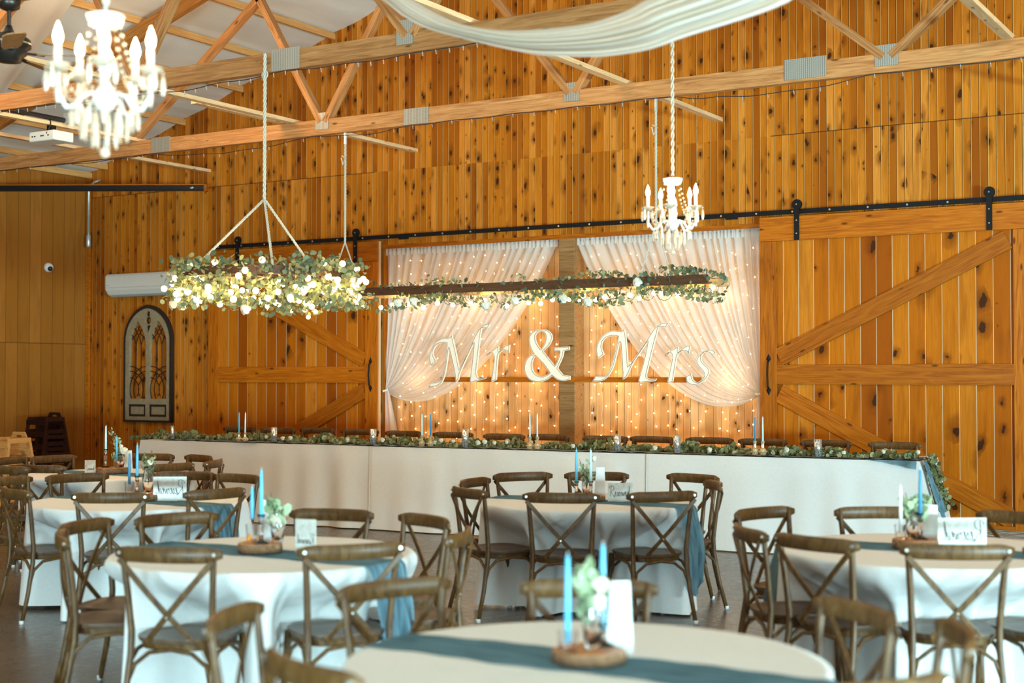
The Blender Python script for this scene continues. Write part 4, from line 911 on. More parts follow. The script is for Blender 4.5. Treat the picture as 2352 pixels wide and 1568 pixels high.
# ------------------------------------------------------------------ crossback chairs
def make_chair(z=0):
    t = thing('crossback_chair', '', 'chair')
    P = lambda x: -0.285+0.055*(x/0.25)**2
    # curved top rail
    mb = MB(); n = 14; prof = [(-0.010, -0.037), (-0.005, -0.040), (0.005, -0.040), (0.010, -0.037), (0.011, 0.0), (0.010, 0.028), (0.004, 0.032), (-0.004, 0.032), (-0.010, 0.028), (-0.011, 0.0)]; vs = []
    for i in range(n+1):
        x = -0.25+0.5*i/n; e = 1.0 if 0 < i < n else 0.45
        if i in (1, n-1): e = 0.86
        for a, b in prof: vs.append((x*(0.985 if i in (1, n-1) else 1), P(x)+a*(1 if e > 0.5 else 0.7), 0.862+b*e))
    k = len(prof); mb.add(vs, [(i*k+j, i*k+(j+1) % k, (i+1)*k+(j+1) % k, (i+1)*k+j) for i in range(n) for j in range(k)]+[tuple(range(k))[::-1], tuple(n*k+j for j in range(k))])
    mb.make('top_rail', 'chair_wood', t, smooth=True)
    def cap(par, x, y, zz=0.0): MB().lathe([(0.0155, 0), (0.0165, 0.022), (0.0155, 0.024)], (x, y, 0), 10).make('foot_cap', 'foot_plastic', par, smooth=True)
    for s in (-1, 1):
        L = MB().tube([(s*0.215, -0.285, 0.0), (s*0.200, -0.235, 0.20), (s*0.190, -0.200, 0.40), (s*0.190, -0.195, 0.50), (s*0.200, -0.215, 0.68), (s*0.212, -0.237, 0.84), (s*0.213, -0.239, 0.885)], [0.0145, 0.0155, 0.017, 0.017, 0.0155, 0.0145, 0.012], 8).make('leg', 'chair_wood', t, smooth=True)
        cap(L, s*0.215, -0.285)
        L = MB().tube([(s*0.205, 0.205, 0.0), (s*0.195, 0.185, 0.22), (s*0.185, 0.165, 0.44)], [0.0135, 0.0155, 0.018], 8).make('leg', 'chair_wood', t, smooth=True)
        cap(L, s*0.205, 0.205)
        # cross strap
        pts = []
        for i in range(11):
            u = i/10; x = s*(0.222+(-0.112-0.222)*u); z_ = 0.835-0.385*u; y = -0.262-0.018*math.sin(u*math.pi)+0.055*u - s*0.005
            pts.append(Vector((x, y, z_)))
        mb = MB(); vs = []
        for i, p in enumerate(pts):
            d = (pts[min(i+1, 10)]-pts[max(i-1, 0)]).normalized(); sd = d.cross(Vector((0, 1, 0))).normalized(); nn = Vector((0, 1, 0))
            for a, b in ((-1, -1), (1, -1), (1, 1), (-1, 1)): vs.append(p+sd*a*0.0135+nn*b*0.0048)
        mb.add(vs, [(i*4+j, i*4+(j+1) % 4, (i+1)*4+(j+1) % 4, (i+1)*4+j) for i in range(10) for j in range(4)]+[(3, 2, 1, 0), (40, 41, 42, 43)])
        mb.make('cross_strap', 'chair_wood', t, bevel=0.003)
        MB().tube([(s*0.222, -0.259, 0.862), (s*0.222, -0.232, 0.862)], 0.0085, 8).make('screw_cap', 'steel_bolt', t)
        # side hoop under the seat
        MB().tube([(s*0.200, -0.222, 0.27), (s*0.197, -0.195, 0.35), (s*0.192, -0.13, 0.405), (s*0.190, 0.0, 0.42), (s*0.188, 0.11, 0.405), (s*0.188, 0.165, 0.35), (s*0.19, 0.178, 0.27)], 0.0105, 7).make('hoop_brace', 'chair_wood', t, smooth=True)
    for yy, yb in ((-0.205, -0.225), (0.168, 0.18)):
        MB().tube([(-0.192, yb, 0.27), (-0.168, yy, 0.35), (-0.10, yy, 0.405), (0, yy, 0.42), (0.10, yy, 0.405), (0.168, yy, 0.35), (0.192, yb, 0.27)], 0.0105, 7).make('hoop_brace', 'chair_wood', t, smooth=True)
    MB().tube([(0, -0.253, 0.572), (0, -0.232, 0.572)], 0.006, 6).make('screw_cap', 'steel_bolt', t)
    # seat: rounded trapezoid
    def outline(sx, n=28):
        r = []
        for i in range(n):
            a = 2*math.pi*i/n; c, s_ = math.cos(a), math.sin(a); w = 0.205+0.018*s_
            x = math.copysign(abs(c)**0.62, c)*w*sx; y = math.copysign(abs(s_)**0.62, s_)*0.205*sx-0.01; r.append((x, y))
        return r
    def disc(z0, z1, s0, s1, dish=0.0):
        a = outline(s0); b = outline(s1); n = len(a); mb = MB(); inn = outline(s1*0.7)
        vs = [(x, y, z0) for x, y in a]+[(x, y, z1) for x, y in b]+[(x, y, z1-dish) for x, y in inn]
        mb.add(vs, [tuple(range(n))[::-1]]+[(i, (i+1) % n, n+(i+1) % n, n+i) for i in range(n)]+[(n+i, n+(i+1) % n, 2*n+(i+1) % n, 2*n+i) for i in range(n)]+[tuple(range(2*n, 3*n))]); return mb
    disc(0.415, 0.447, 0.93, 0.95).make('seat_frame', 'chair_wood', t, bevel=0.003)
    disc(0.447, 0.470, 1.0, 1.03, 0.010).make('seat', 'seat_wood', t, bevel=0.004)
    return t
PROTO = make_chair(); PROTO.scale = (1.04, 1, 1); used = [False]
RAILZ = 0.862
def put_chair(px, py, ang=None, centre=None, label='', group=None, base=0.0, minr=0.95, maxr=1.25):
    p = atZ(px, py, RAILZ+base)
    if centre is not None:
        d = Vector((centre[0]-p.x, centre[1]-p.y)); r = d.length; d.normalize()
        if ang is not None: d = Vector((math.cos(R(ang)), math.sin(R(ang))))
        f2 = Vector((FW.x, FW.y)).normalized()
        if d.dot(f2) > 0.75: d = (d+f2*0.5).normalized()
        dc = Vector((p.x-centre[0], p.y-centre[1])).normalized()
        if r < minr: p = Vector((centre[0]+dc.x*minr, centre[1]+dc.y*minr, 0)); r = minr
        if r > maxr: p = Vector((centre[0]+dc.x*maxr, centre[1]+dc.y*maxr, 0)); r = maxr
    else: d = Vector((math.cos(R(ang)), math.sin(R(ang)))); r = 0; dc = -d
    o = PROTO if not used[0] else copy_tree(PROTO); used[0] = True
    o.location = (p.x+d.x*0.28, p.y+d.y*0.28, base); o.rotation_euler = (0, 0, math.atan2(d.y, d.x)-math.pi/2)
    o['label'] = label; o['category'] = 'chair'
    if group: o['group'] = group
    return math.atan2(dc.y, dc.x), r

TH = 0.755
def tablexy(px, py): q = atZ(px, py, TH); return (q.x, q.y)
TABLES = {
 'T1': dict(c=tablexy(251, 1088), name='rear left round table', ch=[(138, 1054), (150, 1070), (335, 1050), (466, 1052), (500, 1063), (397, 1072), (20, 1057), (5, 1078)]),
 'T2': dict(c=tablexy(318, 1150), name='middle left round table', ch=[(172, 1096), (428, 1091), (554, 1097), (52, 1131), (250, 1142), (486, 1131), (0, 1104)]),
 'T3': dict(c=tablexy(605, 1270), name='front left round table', ch=[(397, 1190), (768, 1180), (990, 1195), (1071, 1231), (181, 1208), (133, 1238), (412, 1265), (812, 1264)]),
 'T4': dict(c=tablexy(1350, 1151), name='centre round table', ch=[(1195, 1093), (1371, 1092), (1085, 1108), (1065, 1130), (1292, 1140), (1518, 1138), (1600, 1097), (1650, 1115)]),
 'T5': dict(c=tablexy(2131, 1262), name='right hand round table', ch=[(1742, 1177), (1705, 1222), (1880, 1243), (2200, 1264), (2014, 1176), (2330, 1190), (2475, 1262)]),
 'T6': dict(c=tablexy(1345, 1522), name='nearest round table', ch=[(1352, 1361), (890, 1350), (512, 1422), (680, 1540), (1988, 1407), (2222, 1465), (2030, 1590)]),
}
def sector(d):
    a = math.degrees(math.atan2(d.dot(Vector((FW.x, FW.y)).normalized()), d.dot(Vector((RT.x, RT.y))))) % 360
    return ['right side', 'far right side', 'far side', 'far left side', 'left side', 'near left side', 'near side', 'near right side'][int(((a+22.5) % 360)//45)]
def round_table(key, cfg, idx):
    cx, cy = cfg['c']; rnd = random.Random(idx*7+1); ch = []; seen = {}
    for (px, py) in cfg['ch']:
        p = atZ(px, py, RAILZ); sc = sector(Vector((p.x-cx, p.y-cy))); seen.setdefault(sc, []).append((px, py))
    for sc, lst in seen.items():
        for j, (px, py) in enumerate(sorted(lst)):
            extra = '' if len(lst) == 1 else (', left one' if j == 0 else ', right one')
            lab = 'brown crossback chair on the %s of the %s%s' % (sc, cfg['name'], extra)
            a, r = put_chair(px, py, None, (cx, cy), lab, 'crossback chairs at the round tables', minr=0.9 if key == 'T6' else 0.95, maxr=1.4 if key == 'T6' else 1.27); ch.append((a, r))
    t = thing('round_table', 'round banquet table hidden under the cloth of the %s' % cfg['name'], 'table', (cx, cy, 0), 0, 'round banquet tables')
    MB().lathe([(0.001, 0.715), (0.745, 0.715), (0.75, 0.72), (0.75, 0.742), (0.001, 0.742)], n=48).make('tabletop', 'post_wood', t)
    for sx in (-1, 1):
        L = MB()
        for sy in (-1, 1): L.tube([(sx*0.18, sy*0.16, 0.0), (sx*0.16, sy*0.16, 0.71)], 0.013, 8)
        L.tube([(sx*0.18, -0.16, 0.015), (sx*0.18, 0.16, 0.015)], 0.013, 8); L.make('leg', 'iron', t)
    RC = 0.775; nf = 13+idx % 3; ph = rnd.uniform(0, 6)
    def rad(a, v):      # v: 0 at the top edge .. 1 at the hem
        w = math.sin(a*nf+ph+0.8*math.sin(a*3+idx))*0.5+math.sin(a*(nf//2)+1.3*idx)*0.5
        r = RC + v*0.05 + (v**0.55)*0.085*w
        for (ca, cr) in ch:
            da = (a-ca+math.pi) % (2*math.pi)-math.pi
            lim = max(0.40, cr-0.535)
            wgt = max(0, 1-(da/0.42)**2)
            k = min(1, max(0, (v-0.04)/0.34)); k = k*k*(3-2*k)
            if wgt > 0 and lim < r: r = r-(r-lim)*min(1, wgt*1.6)*k
        return r
    mb = MB()
    NA = 180; prof = [(0.0, 0), (0.3, 0), (0.6, 0), (0.74, 0)]
    vs = []; rows = []
    for q, _ in prof[1:]: rows.append([(math.cos(2*math.pi*k/NA)*q, math.sin(2*math.pi*k/NA)*q, TH) for k in range(NA)])
    for v in (0, 0.015, 0.04, 0.08, 0.13, 0.19, 0.26, 0.34, 0.43, 0.52, 0.61, 0.70, 0.80, 0.90, 1.0):
        row = []
        for k in range(NA):
            a = 2*math.pi*k/NA; r = rad(a, v) if v > 0 else RC-0.006
            hem = 0.015+0.02*(0.5+0.5*math.sin(a*3+idx)); z = TH-0.004*(v > 0)-(TH-hem)*v
            row.append((math.cos(a)*r, math.sin(a)*r, z))
        rows.append(row)
    vs = [(0, 0, TH)]+[p for r_ in rows for p in r_]
    fs = [(0, 1+k, 1+(k+1) % NA) for k in range(NA)]
    for j in range(len(rows)-1):
        for k in range(NA): fs.append((1+j*NA+k, 1+(j+1)*NA+k, 1+(j+1)*NA+(k+1) % NA, 1+j*NA+(k+1) % NA))
    mb.add(vs, fs); o = mb.make('tablecloth', 'white_cloth', smooth=True); o.location = (cx, cy, 0)
    tag(o, 'floor length white cloth on the %s' % cfg['name'], 'tablecloth', 'round white tablecloths')
    # gauze runner lying across along the wall direction
    hw = 0.15
    def rn(u, v):
        s = -1.25+2.6*u; y = (v-0.5)*2*hw; y *= 1-0.25*max(0, abs(s)-0.75); edge = 0.012*math.sin(s*9+v*5)+0.006*math.sin(s*31+v*9)
        lim = math.sqrt(max(0.05, (RC+0.006)**2-y*y)); yy = y+edge
        if abs(s) <= lim: return (s, yy, TH+0.004+0.0015*math.sin(v*40+s*6))
        sg = 1 if s > 0 else -1; e = abs(s)-lim; flare = 0.055+0.03*math.sin(v*19+sg)+0.012*math.sin(v*47)
        e2 = e*(1+0.08*math.sin(v*23+1))
        k = min(1, e/0.03)
        return (sg*(lim+0.018*k+flare*min(1, e*3)*0.9), yy*(1-0.2*e)+0.02*math.sin(v*17)*e, TH+0.004-0.0*k-e2)
    o = MB().grid(rn, 150, 34).make('table_runner', 'blue_gauze', smooth=True); o.location = (cx, cy, 0)
    tag(o, 'dusty blue gauze runner across the %s' % cfg['name'], 'table runner', 'blue gauze runners on the round tables')
    return ch
for i, (k, cfg) in enumerate(TABLES.items()): round_table(k, cfg, i+1)

# ------------------------------------------------------------------ head table
F0 = Vector((-12.49, 12.22, 0)); F1 = atZ(2108, 1059, 0.9); F1.z = 0; hd = (F1-F0).normalized(); hn = Vector((-hd.y, hd.x, 0)); HL = (F1-F0).length; HW = 0.84; HZ = 0.90
hang = math.atan2(hd.y, hd.x)
t = thing('head_table', 'long head table hidden under a floor length white cloth', 'table', F0, hang)
for k in range(4): 
    MB().box((HL*(k+0.5)/4, HW/2, HZ-0.03), (HL/4-0.02, HW-0.06, 0.035)).make('tabletop', 'post_wood', t)
    for e in (-0.35, 0.35): MB().box((HL*(k+0.5)/4+e*HL/4, HW/2, 0.5), (0.03, 0.5, 0.74)).make('leg', 'iron', t)
seams = [(atZ(783, 1030, HZ)-F0).dot(hd), (atZ(1441, 1048, HZ)-F0).dot(hd)]
def skirt(x, z):
    v = 1-z/HZ
    w = 0.020*math.sin(x*5.3)*math.sin(x*1.7+1)+0.010*math.sin(x*13+math.sin(x*3)*2)
    g = sum(0.028*math.exp(-((x-s_+0.45)/0.5)**2)*math.sin((x-s_)*14) for s_ in seams)
    st = sum(0.008 if x > s_ else 0 for s_ in seams)
    return -(0.006+v*0.035+(v**0.7)*(w+g)+st)
mb = MB(); NX = 420; NZ = 16
def front(u, v):
    x = u*HL; z = HZ*(1-v)+0.012*v; a = max(0, (x-HL+0.4)/0.4)**2; b = max(0, (0.4-x)/0.4)**2
    return (x+a*(0.012+0.25*v)-b*(0.012+0.15*v), skirt(x, z), z)
mb.grid(front, NX, NZ)
mb.grid(lambda u, v: (HL*u, -0.006+(HW+0.012)*v, HZ+0.001), 40, 4)
def side(sx):
    def f(u, v):
        y = u*(HW); z = HZ*(1-v)+0.012*v; o_ = 0.012+v*(0.20 if sx > 0 else 0.10)+v*0.03*math.sin(y*14)
        c = math.exp(-(y/0.10)**2)*0.05*v
        return ((HL+o_+c) if sx > 0 else (-o_-c), y+skirt(0 if sx < 0 else HL, z)*(1-u), z)
    return f
mb.grid(side(1), 24, NZ); mb.grid(side(-1), 24, NZ)
mb.grid(lambda u, v: (HL*u, HW+0.006+0.01*math.sin(u*60)*v, HZ-0.22*v), 120, 3)
o = mb.make('tablecloth', 'white_cloth', smooth=True); o.location = F0; o.rotation_euler = (0, 0, hang)
tag(o, 'long white cloth hanging to the floor over the head table', 'tablecloth')
for s_ in seams:
    q = MB(); q.tube([(s_, skirt(s_+0.001, HZ*(1-i/16))-0.002, HZ*(1-i/16)+0.012*i/16) for i in range(17)], 0.004, 5); q.make('cloth_hem', 'white_cloth', o)
def H(px, py, z): # point in head table coordinates
    p = atZ(px, py, z)-F0; return Vector((p.dot(hd), p.dot(hn), z))
# grey blue gauze runner
mb = MB()
def hr(u, v):
    x = 0.25+(HL-0.25)*u; return (x, 0.0+0.02*math.sin(x*3)+0.34*v+0.012*math.sin(x*11), HZ+0.006+0.012*abs(math.sin(x*17+v*9))*(0.4+0.6*math.sin(x*2.3)**2))
mb.grid(hr, 500, 12); o = mb.make('table_runner', 'grey_gauze', smooth=True)
def hr2(u, v):  # falling over the right hand corner
    x = HL+0.03+0.17*v+0.015*math.sin(u*19)*v; y = 0.0+0.13*u*(1-0.25*v); y += 0.02*math.sin(v*9)
    return (x+0.02, y-0.02, HZ+0.006-0.55*v*(1-0.25*u))
q = MB().grid(hr2, 30, 20).make('runner_end', 'blue_gauze', o, smooth=True)
def hr3(u, v):
    x = HL-0.62+0.62*u; drop = 0.10*max(0, u-0.15)**1.6*v; return (x, -0.045-0.03*v*u+0.01*math.sin(u*25), HZ+0.006-drop)
MB().grid(hr3, 30, 8).make('runner_corner', 'blue_gauze', o, smooth=True)
o.location = F0; o.rotation_euler = (0, 0, hang)
tag(o, 'grey blue gauze runner along the front edge of the head table', 'table runner')
# eucalyptus garland with white roses
t = thing('table_garland', 'eucalyptus garland with white roses lying along the head table', 'garland', F0+Vector((0, 0, HZ)), hang)
rnd = random.Random(21); lv = MB(); g0 = H(372, 1000, 0.92).x; g1 = HL-0.05
def gy(x): return 0.27+0.05*math.sin(x*1.3)+0.02*math.sin(x*4.1)
N = 5200
for i in range(N):
    x = g0+(g1-g0)*rnd.random(); hgt = 0.030+0.018*math.sin(x*5.7)+0.02*math.sin(x*13.1+1)+0.012*math.sin(x*29); hgt *= min(1, (x-g0)/0.25+0.2)
    th = rnd.uniform(0, math.pi); rr = math.sqrt(rnd.random()); y = gy(x)+math.cos(th)*rr*0.125; z = 0.02+math.sin(th)*rr*hgt*1.35
    if rnd.random() < 0.04: z += rnd.uniform(0, 0.03)
    s_ = rnd.uniform(0.016, 0.029); lv.leaf(Vector((x, y, z)), Vector((rnd.gauss(0, 1), rnd.gauss(-0.8, 1), rnd.gauss(0.2, 1))), Vector((rnd.gauss(0, 1), 0, 1)), s_*1.15, s_, 0.2, 7)
for i in range(420):     # the end hanging over the right hand corner
    v = rnd.random()**0.9; x = HL+0.05+0.11*v+rnd.gauss(0, 0.022); y = 0.22+0.06*v+rnd.gauss(0, 0.055*(1-0.45*v)); z = 0.03-0.47*v+rnd.gauss(0, 0.015)
    s_ = rnd.uniform(0.014, 0.024); lv.leaf(Vector((x+0.02, y, z)), Vector((rnd.gauss(0.6, 1), rnd.gauss(-0.8, 1), rnd.gauss(0, 1))), Vector((rnd.gauss(0, 1), 0, 1)), s_*1.15, s_, 0.2, 7)
q = lv.make('garland_leaves', 'leaf_green', t); q['kind'] = 'stuff'
MB().tube([(g0+(g1-g0)*k/60, gy(g0+(g1-g0)*k/60), 0.02) for k in range(61)]+[(HL+0.04, 0.22, 0.02), (HL+0.10, 0.25, -0.2), (HL+0.15, 0.28, -0.42)], 0.005, 5).make('vine', 'vine_stem', t)
roses = [(470, 1008), (541, 1005), (603, 1003), (628, 1003), (724, 1001), (752, 1007), (821, 1010), (884, 1018), (912, 1012), (941, 1018), (964, 1013), (979, 1018), (1004, 1021), (1030, 1017), (1057, 1019), (1128, 1016), (1190, 1017), (1282, 1020), (1402, 1020), (1480, 1024), (1617, 1026), (1684, 1034), (1724, 1024), (1779, 1033), (1920, 1035), (2095, 1039), (2010, 1038)]
for i, (px, py) in enumerate(roses):
    q = H(px, py+3, 0.97); rm = MB(); rose(rm, (q.x, max(0.12, min(q.y, 0.2)), 0.055+rnd.uniform(0, 0.03)), rnd.uniform(0.019, 0.029), i); rm.make('rose', 'rose_white', t)
# chairs behind the head table
hc_px = [(555, 985), (643, 988), (734, 988), (831, 991), (932, 995), (1045, 998), (1163, 1003), (1265, 1003), (1394, 1007), (1502, 1008), (1633, 1010), (1755, 1013), (1899, 1015), (2058, 1022)]
ORD = ['leftmost', 'second from left', 'third from left', 'fourth from left', 'fifth from left', 'sixth from left', 'seventh from left', 'seventh from right', 'sixth from right', 'fifth from right', 'fourth from right', 'third from right', 'second from right', 'rightmost']
for i, (px, py) in enumerate(hc_px):
    p = atY(px, py, 13.58+0.02*(i-7)/7)
    p_ = atZ(px, py, RAILZ+0.13); yy = max(13.45, min(13.75, p_.y)); q = atY(px, py, yy)
    o = copy_tree(PROTO); ang = R(180+[-4, 3, 0, 5, -3, 2, 0, -2, 4, -3, 2, 0, 3, -6][i])+hang
    f = Vector((-math.sin(ang), math.cos(ang))); o.location = (q.x+f.x*0.28, q.y+f.y*0.28, 0.13); o.rotation_euler = (0, 0, ang)
    o['label'] = 'crossback chair behind the head table, %s in the row' % ORD[i]; o['group'] = 'crossback chairs behind the head table'

# ------------------------------------------------------------------ table things
def candle_prof(r, h): return [(r*0.8, 0), (r, 0.003), (r*0.92, h*0.6), (r*0.62, h*0.97), (0.001, h)]
COLN = {'wax_blue': 'bright blue', 'wax_deep': 'deep blue', 'wax_pale': 'pale blue', 'wax_white': 'white'}
def taper(loc, h, mat, where, r=0.0105, lean=(0, 0)):
    o = thing('taper_candle', '%s taper candle %s' % (COLN[mat], where), 'candle', loc, 0, 'taper candles')
    MB().lathe(candle_prof(r, h), n=12).make('wax', mat, o, smooth=True)
    MB().tube([(0, 0, h-0.002), (0.001, 0, h+0.010)], 0.0012, 4).make('wick', 'card_white', o)
    o.rotation_euler = (lean[0], lean[1], 0)
def holder(loc, h, label, wide=0.045, mat='glass'):
    o = MB().lathe([(0.001, 0), (wide, 0), (wide*0.95, 0.006), (wide*0.45, 0.014), (0.012, 0.022), (0.012, h*0.55), (0.016, h*0.6), (0.012, h*0.66), (0.013, h*0.86), (0.022, h), (0.018, h), (0.0115, h*0.9), (0.0105, h*0.66), (0.001, h*0.64)], n=16, cap=False).make('candle_holder', mat, smooth=True)
    o.location = loc; tag(o, label, 'candle holder', 'candle holders')
def tumbler(loc, r, h, label, mat='glass'):
    pr = [(0.001, 0), (r*0.75, 0), (r*0.8, h*0.08), (r, h), (r*0.93, h), (r*0.72, h*0.12), (0.001, h*0.1)]
    o = MB().lathe(pr, n=14, cap=False).make('candle_holder', mat, smooth=False); o.location = loc; tag(o, label, 'candle holder', 'candle holders')
# mirrored glass cylinders and candle clusters on the head table
cyl = [(442, 1008, 978, 'near the left end of the head table'), (660, 1015, 982, 'on the head table behind the garland wheel side'), (861, 1023, 987, 'below the left curtain tail'), (1091, 1027, 986, 'below the letters Mr'),
       (1448, 1035, 998, 'below the capital M of Mrs'), (1587, 1038, 998, 'below the letter s'), (1901, 1047, 1008, 'near the right end of the head table')]
for i, (px, pb, pt, wh) in enumerate(cyl):
    q = H(px, pb, HZ); y = max(0.045, min(0.10, q.y)); w = atZ(px, pb, HZ); hgt = (pb-pt)*depth(w)/FPX
    loc = F0+hd*H(px, pb, HZ).x+hn*y; loc.z = HZ+0.012; r = 0.036 if i else 0.022
    mt = 'mercury_glass'
    tt_ = thing('cylinder_candle_holder', 'mirrored glass cylinder %s' % wh, 'candle holder', loc, 0, 'glass cylinders on the head table')
    MB().lathe([(0.001, 0), (r, 0), (r*1.02, hgt), (r*0.95, hgt), (r*0.93, 0.008), (0.001, 0.008)], n=20, cap=False).make('cylinder', mt, tt_, smooth=True)
    MB().lathe([(0.001, 0.009), (r*0.8, 0.009), (r*0.8, hgt*0.45), (0.001, hgt*0.45)], n=14, cap=False).make('inner_votive', 'milk_glass', tt_, smooth=True)
for (xa, ma, xb, mb_, top, bot, wh) in [(549, 'wax_blue', 563, 'wax_white', 947, 996, 'at the left of the head table'), (969, 'wax_pale', 989, 'wax_deep', 950, 1003, 'under the left curtain'),
                                    (1217, 'wax_pale', 1234, 'wax_pale', 950, 1006, 'under the ampersand'), (1734, 'wax_deep', 1752, 'wax_pale', 957, 1016, 'beside the right door edge')]:
    for x_, m_ in ((xa, ma), (xb, mb_)):
        w = H((xa+xb)/2, 1022, HZ+0.0); yy = 0.09; xx = None
        base = F0+hn*yy; # solve along table
        v = ray(x_, bot); # intersection with vertical plane y=yy in table coords
        tt_ = (base-EYE).dot(hn)/v.dot(hn); p = EYE+v*tt_; vt = ray(x_, top); tp = EYE+vt*((base-EYE).dot(hn)/vt.dot(hn))
        side_ = 'left hand' if x_ == xa else 'right hand'
        taper(p, tp.z-p.z, m_, '(%s of two) %s' % (side_, wh), 0.0095, (0, 0.02 if x_ == 563 else 0))
        z0 = HZ+0.012; q = MB(); hh = p.z-z0+0.015
        q.lathe([(0.001, 0), (0.030, 0), (0.036, hh*0.25), (0.030, hh*0.42), (0.014, hh*0.55), (0.014, hh*0.75), (0.020, hh), (0.012, hh), (0.011, hh*0.8), (0.001, hh*0.78)], n=10, cap=False)
        for k in range(8): a = k*0.785; q.ball((0.036*math.cos(a), 0.036*math.sin(a), hh*0.25), 0.009, 6, 4)
        o = q.make('candle_holder', 'gold_glass', smooth=False); o.location = (p.x, p.y, z0)
        tag(o, 'glass holder of the %s candle %s' % (side_, wh), 'candle holder', 'candle holders')

# cursive lettering for the Reserved signs
def cursive():
    S = [[(0.02, 0.0), (0.06, 0.5), (0.14, 1.0)], [(-0.10, 0.80), (0.05, 1.02), (0.30, 1.08), (0.46, 0.90), (0.36, 0.62), (0.09, 0.50), (0.26, 0.26), (0.44, 0.02), (0.56, 0.02)]]
    x = 0.60; run = [(0.56, 0.02)]
    def e(x): return [(x, 0.18), (x+0.10, 0.40), (x+0.05, 0.47), (x-0.01, 0.25), (x+0.06, 0.03), (x+0.18, 0.10)]
    def s(x): return [(x+0.07, 0.44), (x+0.13, 0.24), (x+0.10, 0.04), (x+0.02, 0.06), (x+0.20, 0.12)]
    def r(x): return [(x+0.05, 0.42), (x+0.10, 0.36), (x+0.16, 0.38), (x+0.15, 0.08), (x+0.24, 0.10)]
    def v(x): return [(x+0.02, 0.40), (x+0.08, 0.04), (x+0.18, 0.38), (x+0.25, 0.34)]
    for f, w in ((e, 0.22), (s, 0.23), (e, 0.22), (r, 0.27), (v, 0.27), (e, 0.22)): run += f(x); x += w
    run += [(x+0.20, 0.36), (x+0.06, 0.40), (x, 0.18), (x+0.09, 0.03), (x+0.22, 0.34), (x+0.36, 1.0), (x+0.27, 0.12), (x+0.44, 0.14)]
    S.append(run); return S, x+0.46
def sign(px, pt, pb, wpx, D, mirror, where, zb=TH+0.002, yaw=0.0, text=True, mat='frosted_acrylic'):
    b = atD(px, pb, D); tp = atD(px, pt, D); h = (tp-b).length; w = wpx*D/FPX
    b.z = zb; rz = math.atan2(RT.y, RT.x)+yaw
    t = thing('reserved_sign' if text else 'table_card', ('clear acrylic sign lettered Reserved %s' if text else 'white table card %s') % where, 'sign', b, rz, None)
    MB().box((0, 0, h/2), (w, 0.004, h)).make('panel', mat, t, bevel=0.0015)
    if text:
        MB().box((0, 0.01, 0.006), (w*0.5, 0.05, 0.010)).make('foot', mat, t)
        S, tot = cursive(); sc = w*0.80/tot; mb = MB()
        for st in S:
            st = spl(st, False, 5)+[st[-1]]
            mb.tube([((x*sc-w*0.40)*(-1 if mirror else 1), -0.0035, h*0.28+z*sc*1.25) for x, z in st], 0.0012*(w/0.25)+0.0004, 5)
        mb.make('lettering', 'ink', t)
    return t
def wood_slice(px, py, D, dia, th, where):
    p = atD(px, py, D); mb = MB(); n = 40; rnd = random.Random(px)
    pr = [1+0.03*math.sin(3*a/n*6.28+px)+0.02*math.sin(7*a/n*6.28)+rnd.uniform(-0.012, 0.012) for a in range(n)]
    vs = [(math.cos(2*math.pi*k/n)*pr[k]*dia/2*s, math.sin(2*math.pi*k/n)*pr[k]*dia/2*s, z) for s, z in ((0.98, 0), (1.0, th*0.5), (0.97, th)) for k in range(n)]
    mb.add(vs, [tuple(range(n))[::-1]]+[(j*n+k, j*n+(k+1) % n, (j+1)*n+(k+1) % n, (j+1)*n+k) for j in range(2) for k in range(n)])
    t = thing('wood_slice', 'round bark edged wood slice under the centrepiece of the %s' % where, 'wood slice', (p.x, p.y, TH+0.008), 0, 'wood slices')
    mb.make('bark_edge', 'bark', t, smooth=True)
    vs2 = [(math.cos(2*math.pi*k/n)*pr[k]*dia/2*0.965, math.sin(2*math.pi*k/n)*pr[k]*dia/2*0.965, th+0.001) for k in range(n)]
    MB().add([(x, y, z-0.004) for x, y, z in vs2]+vs2, []) 
    q = MB(); q.add(vs2+[(x, y, th-0.006) for x, y, z in vs2], [tuple(range(n)), tuple(range(n, 2*n))[::-1]]+[(k, n+k, n+(k+1) % n, (k+1) % n) for k in range(n)]); q.make('cut_face', 'slice_face', t)
    return p, TH+0.008+th+0.001
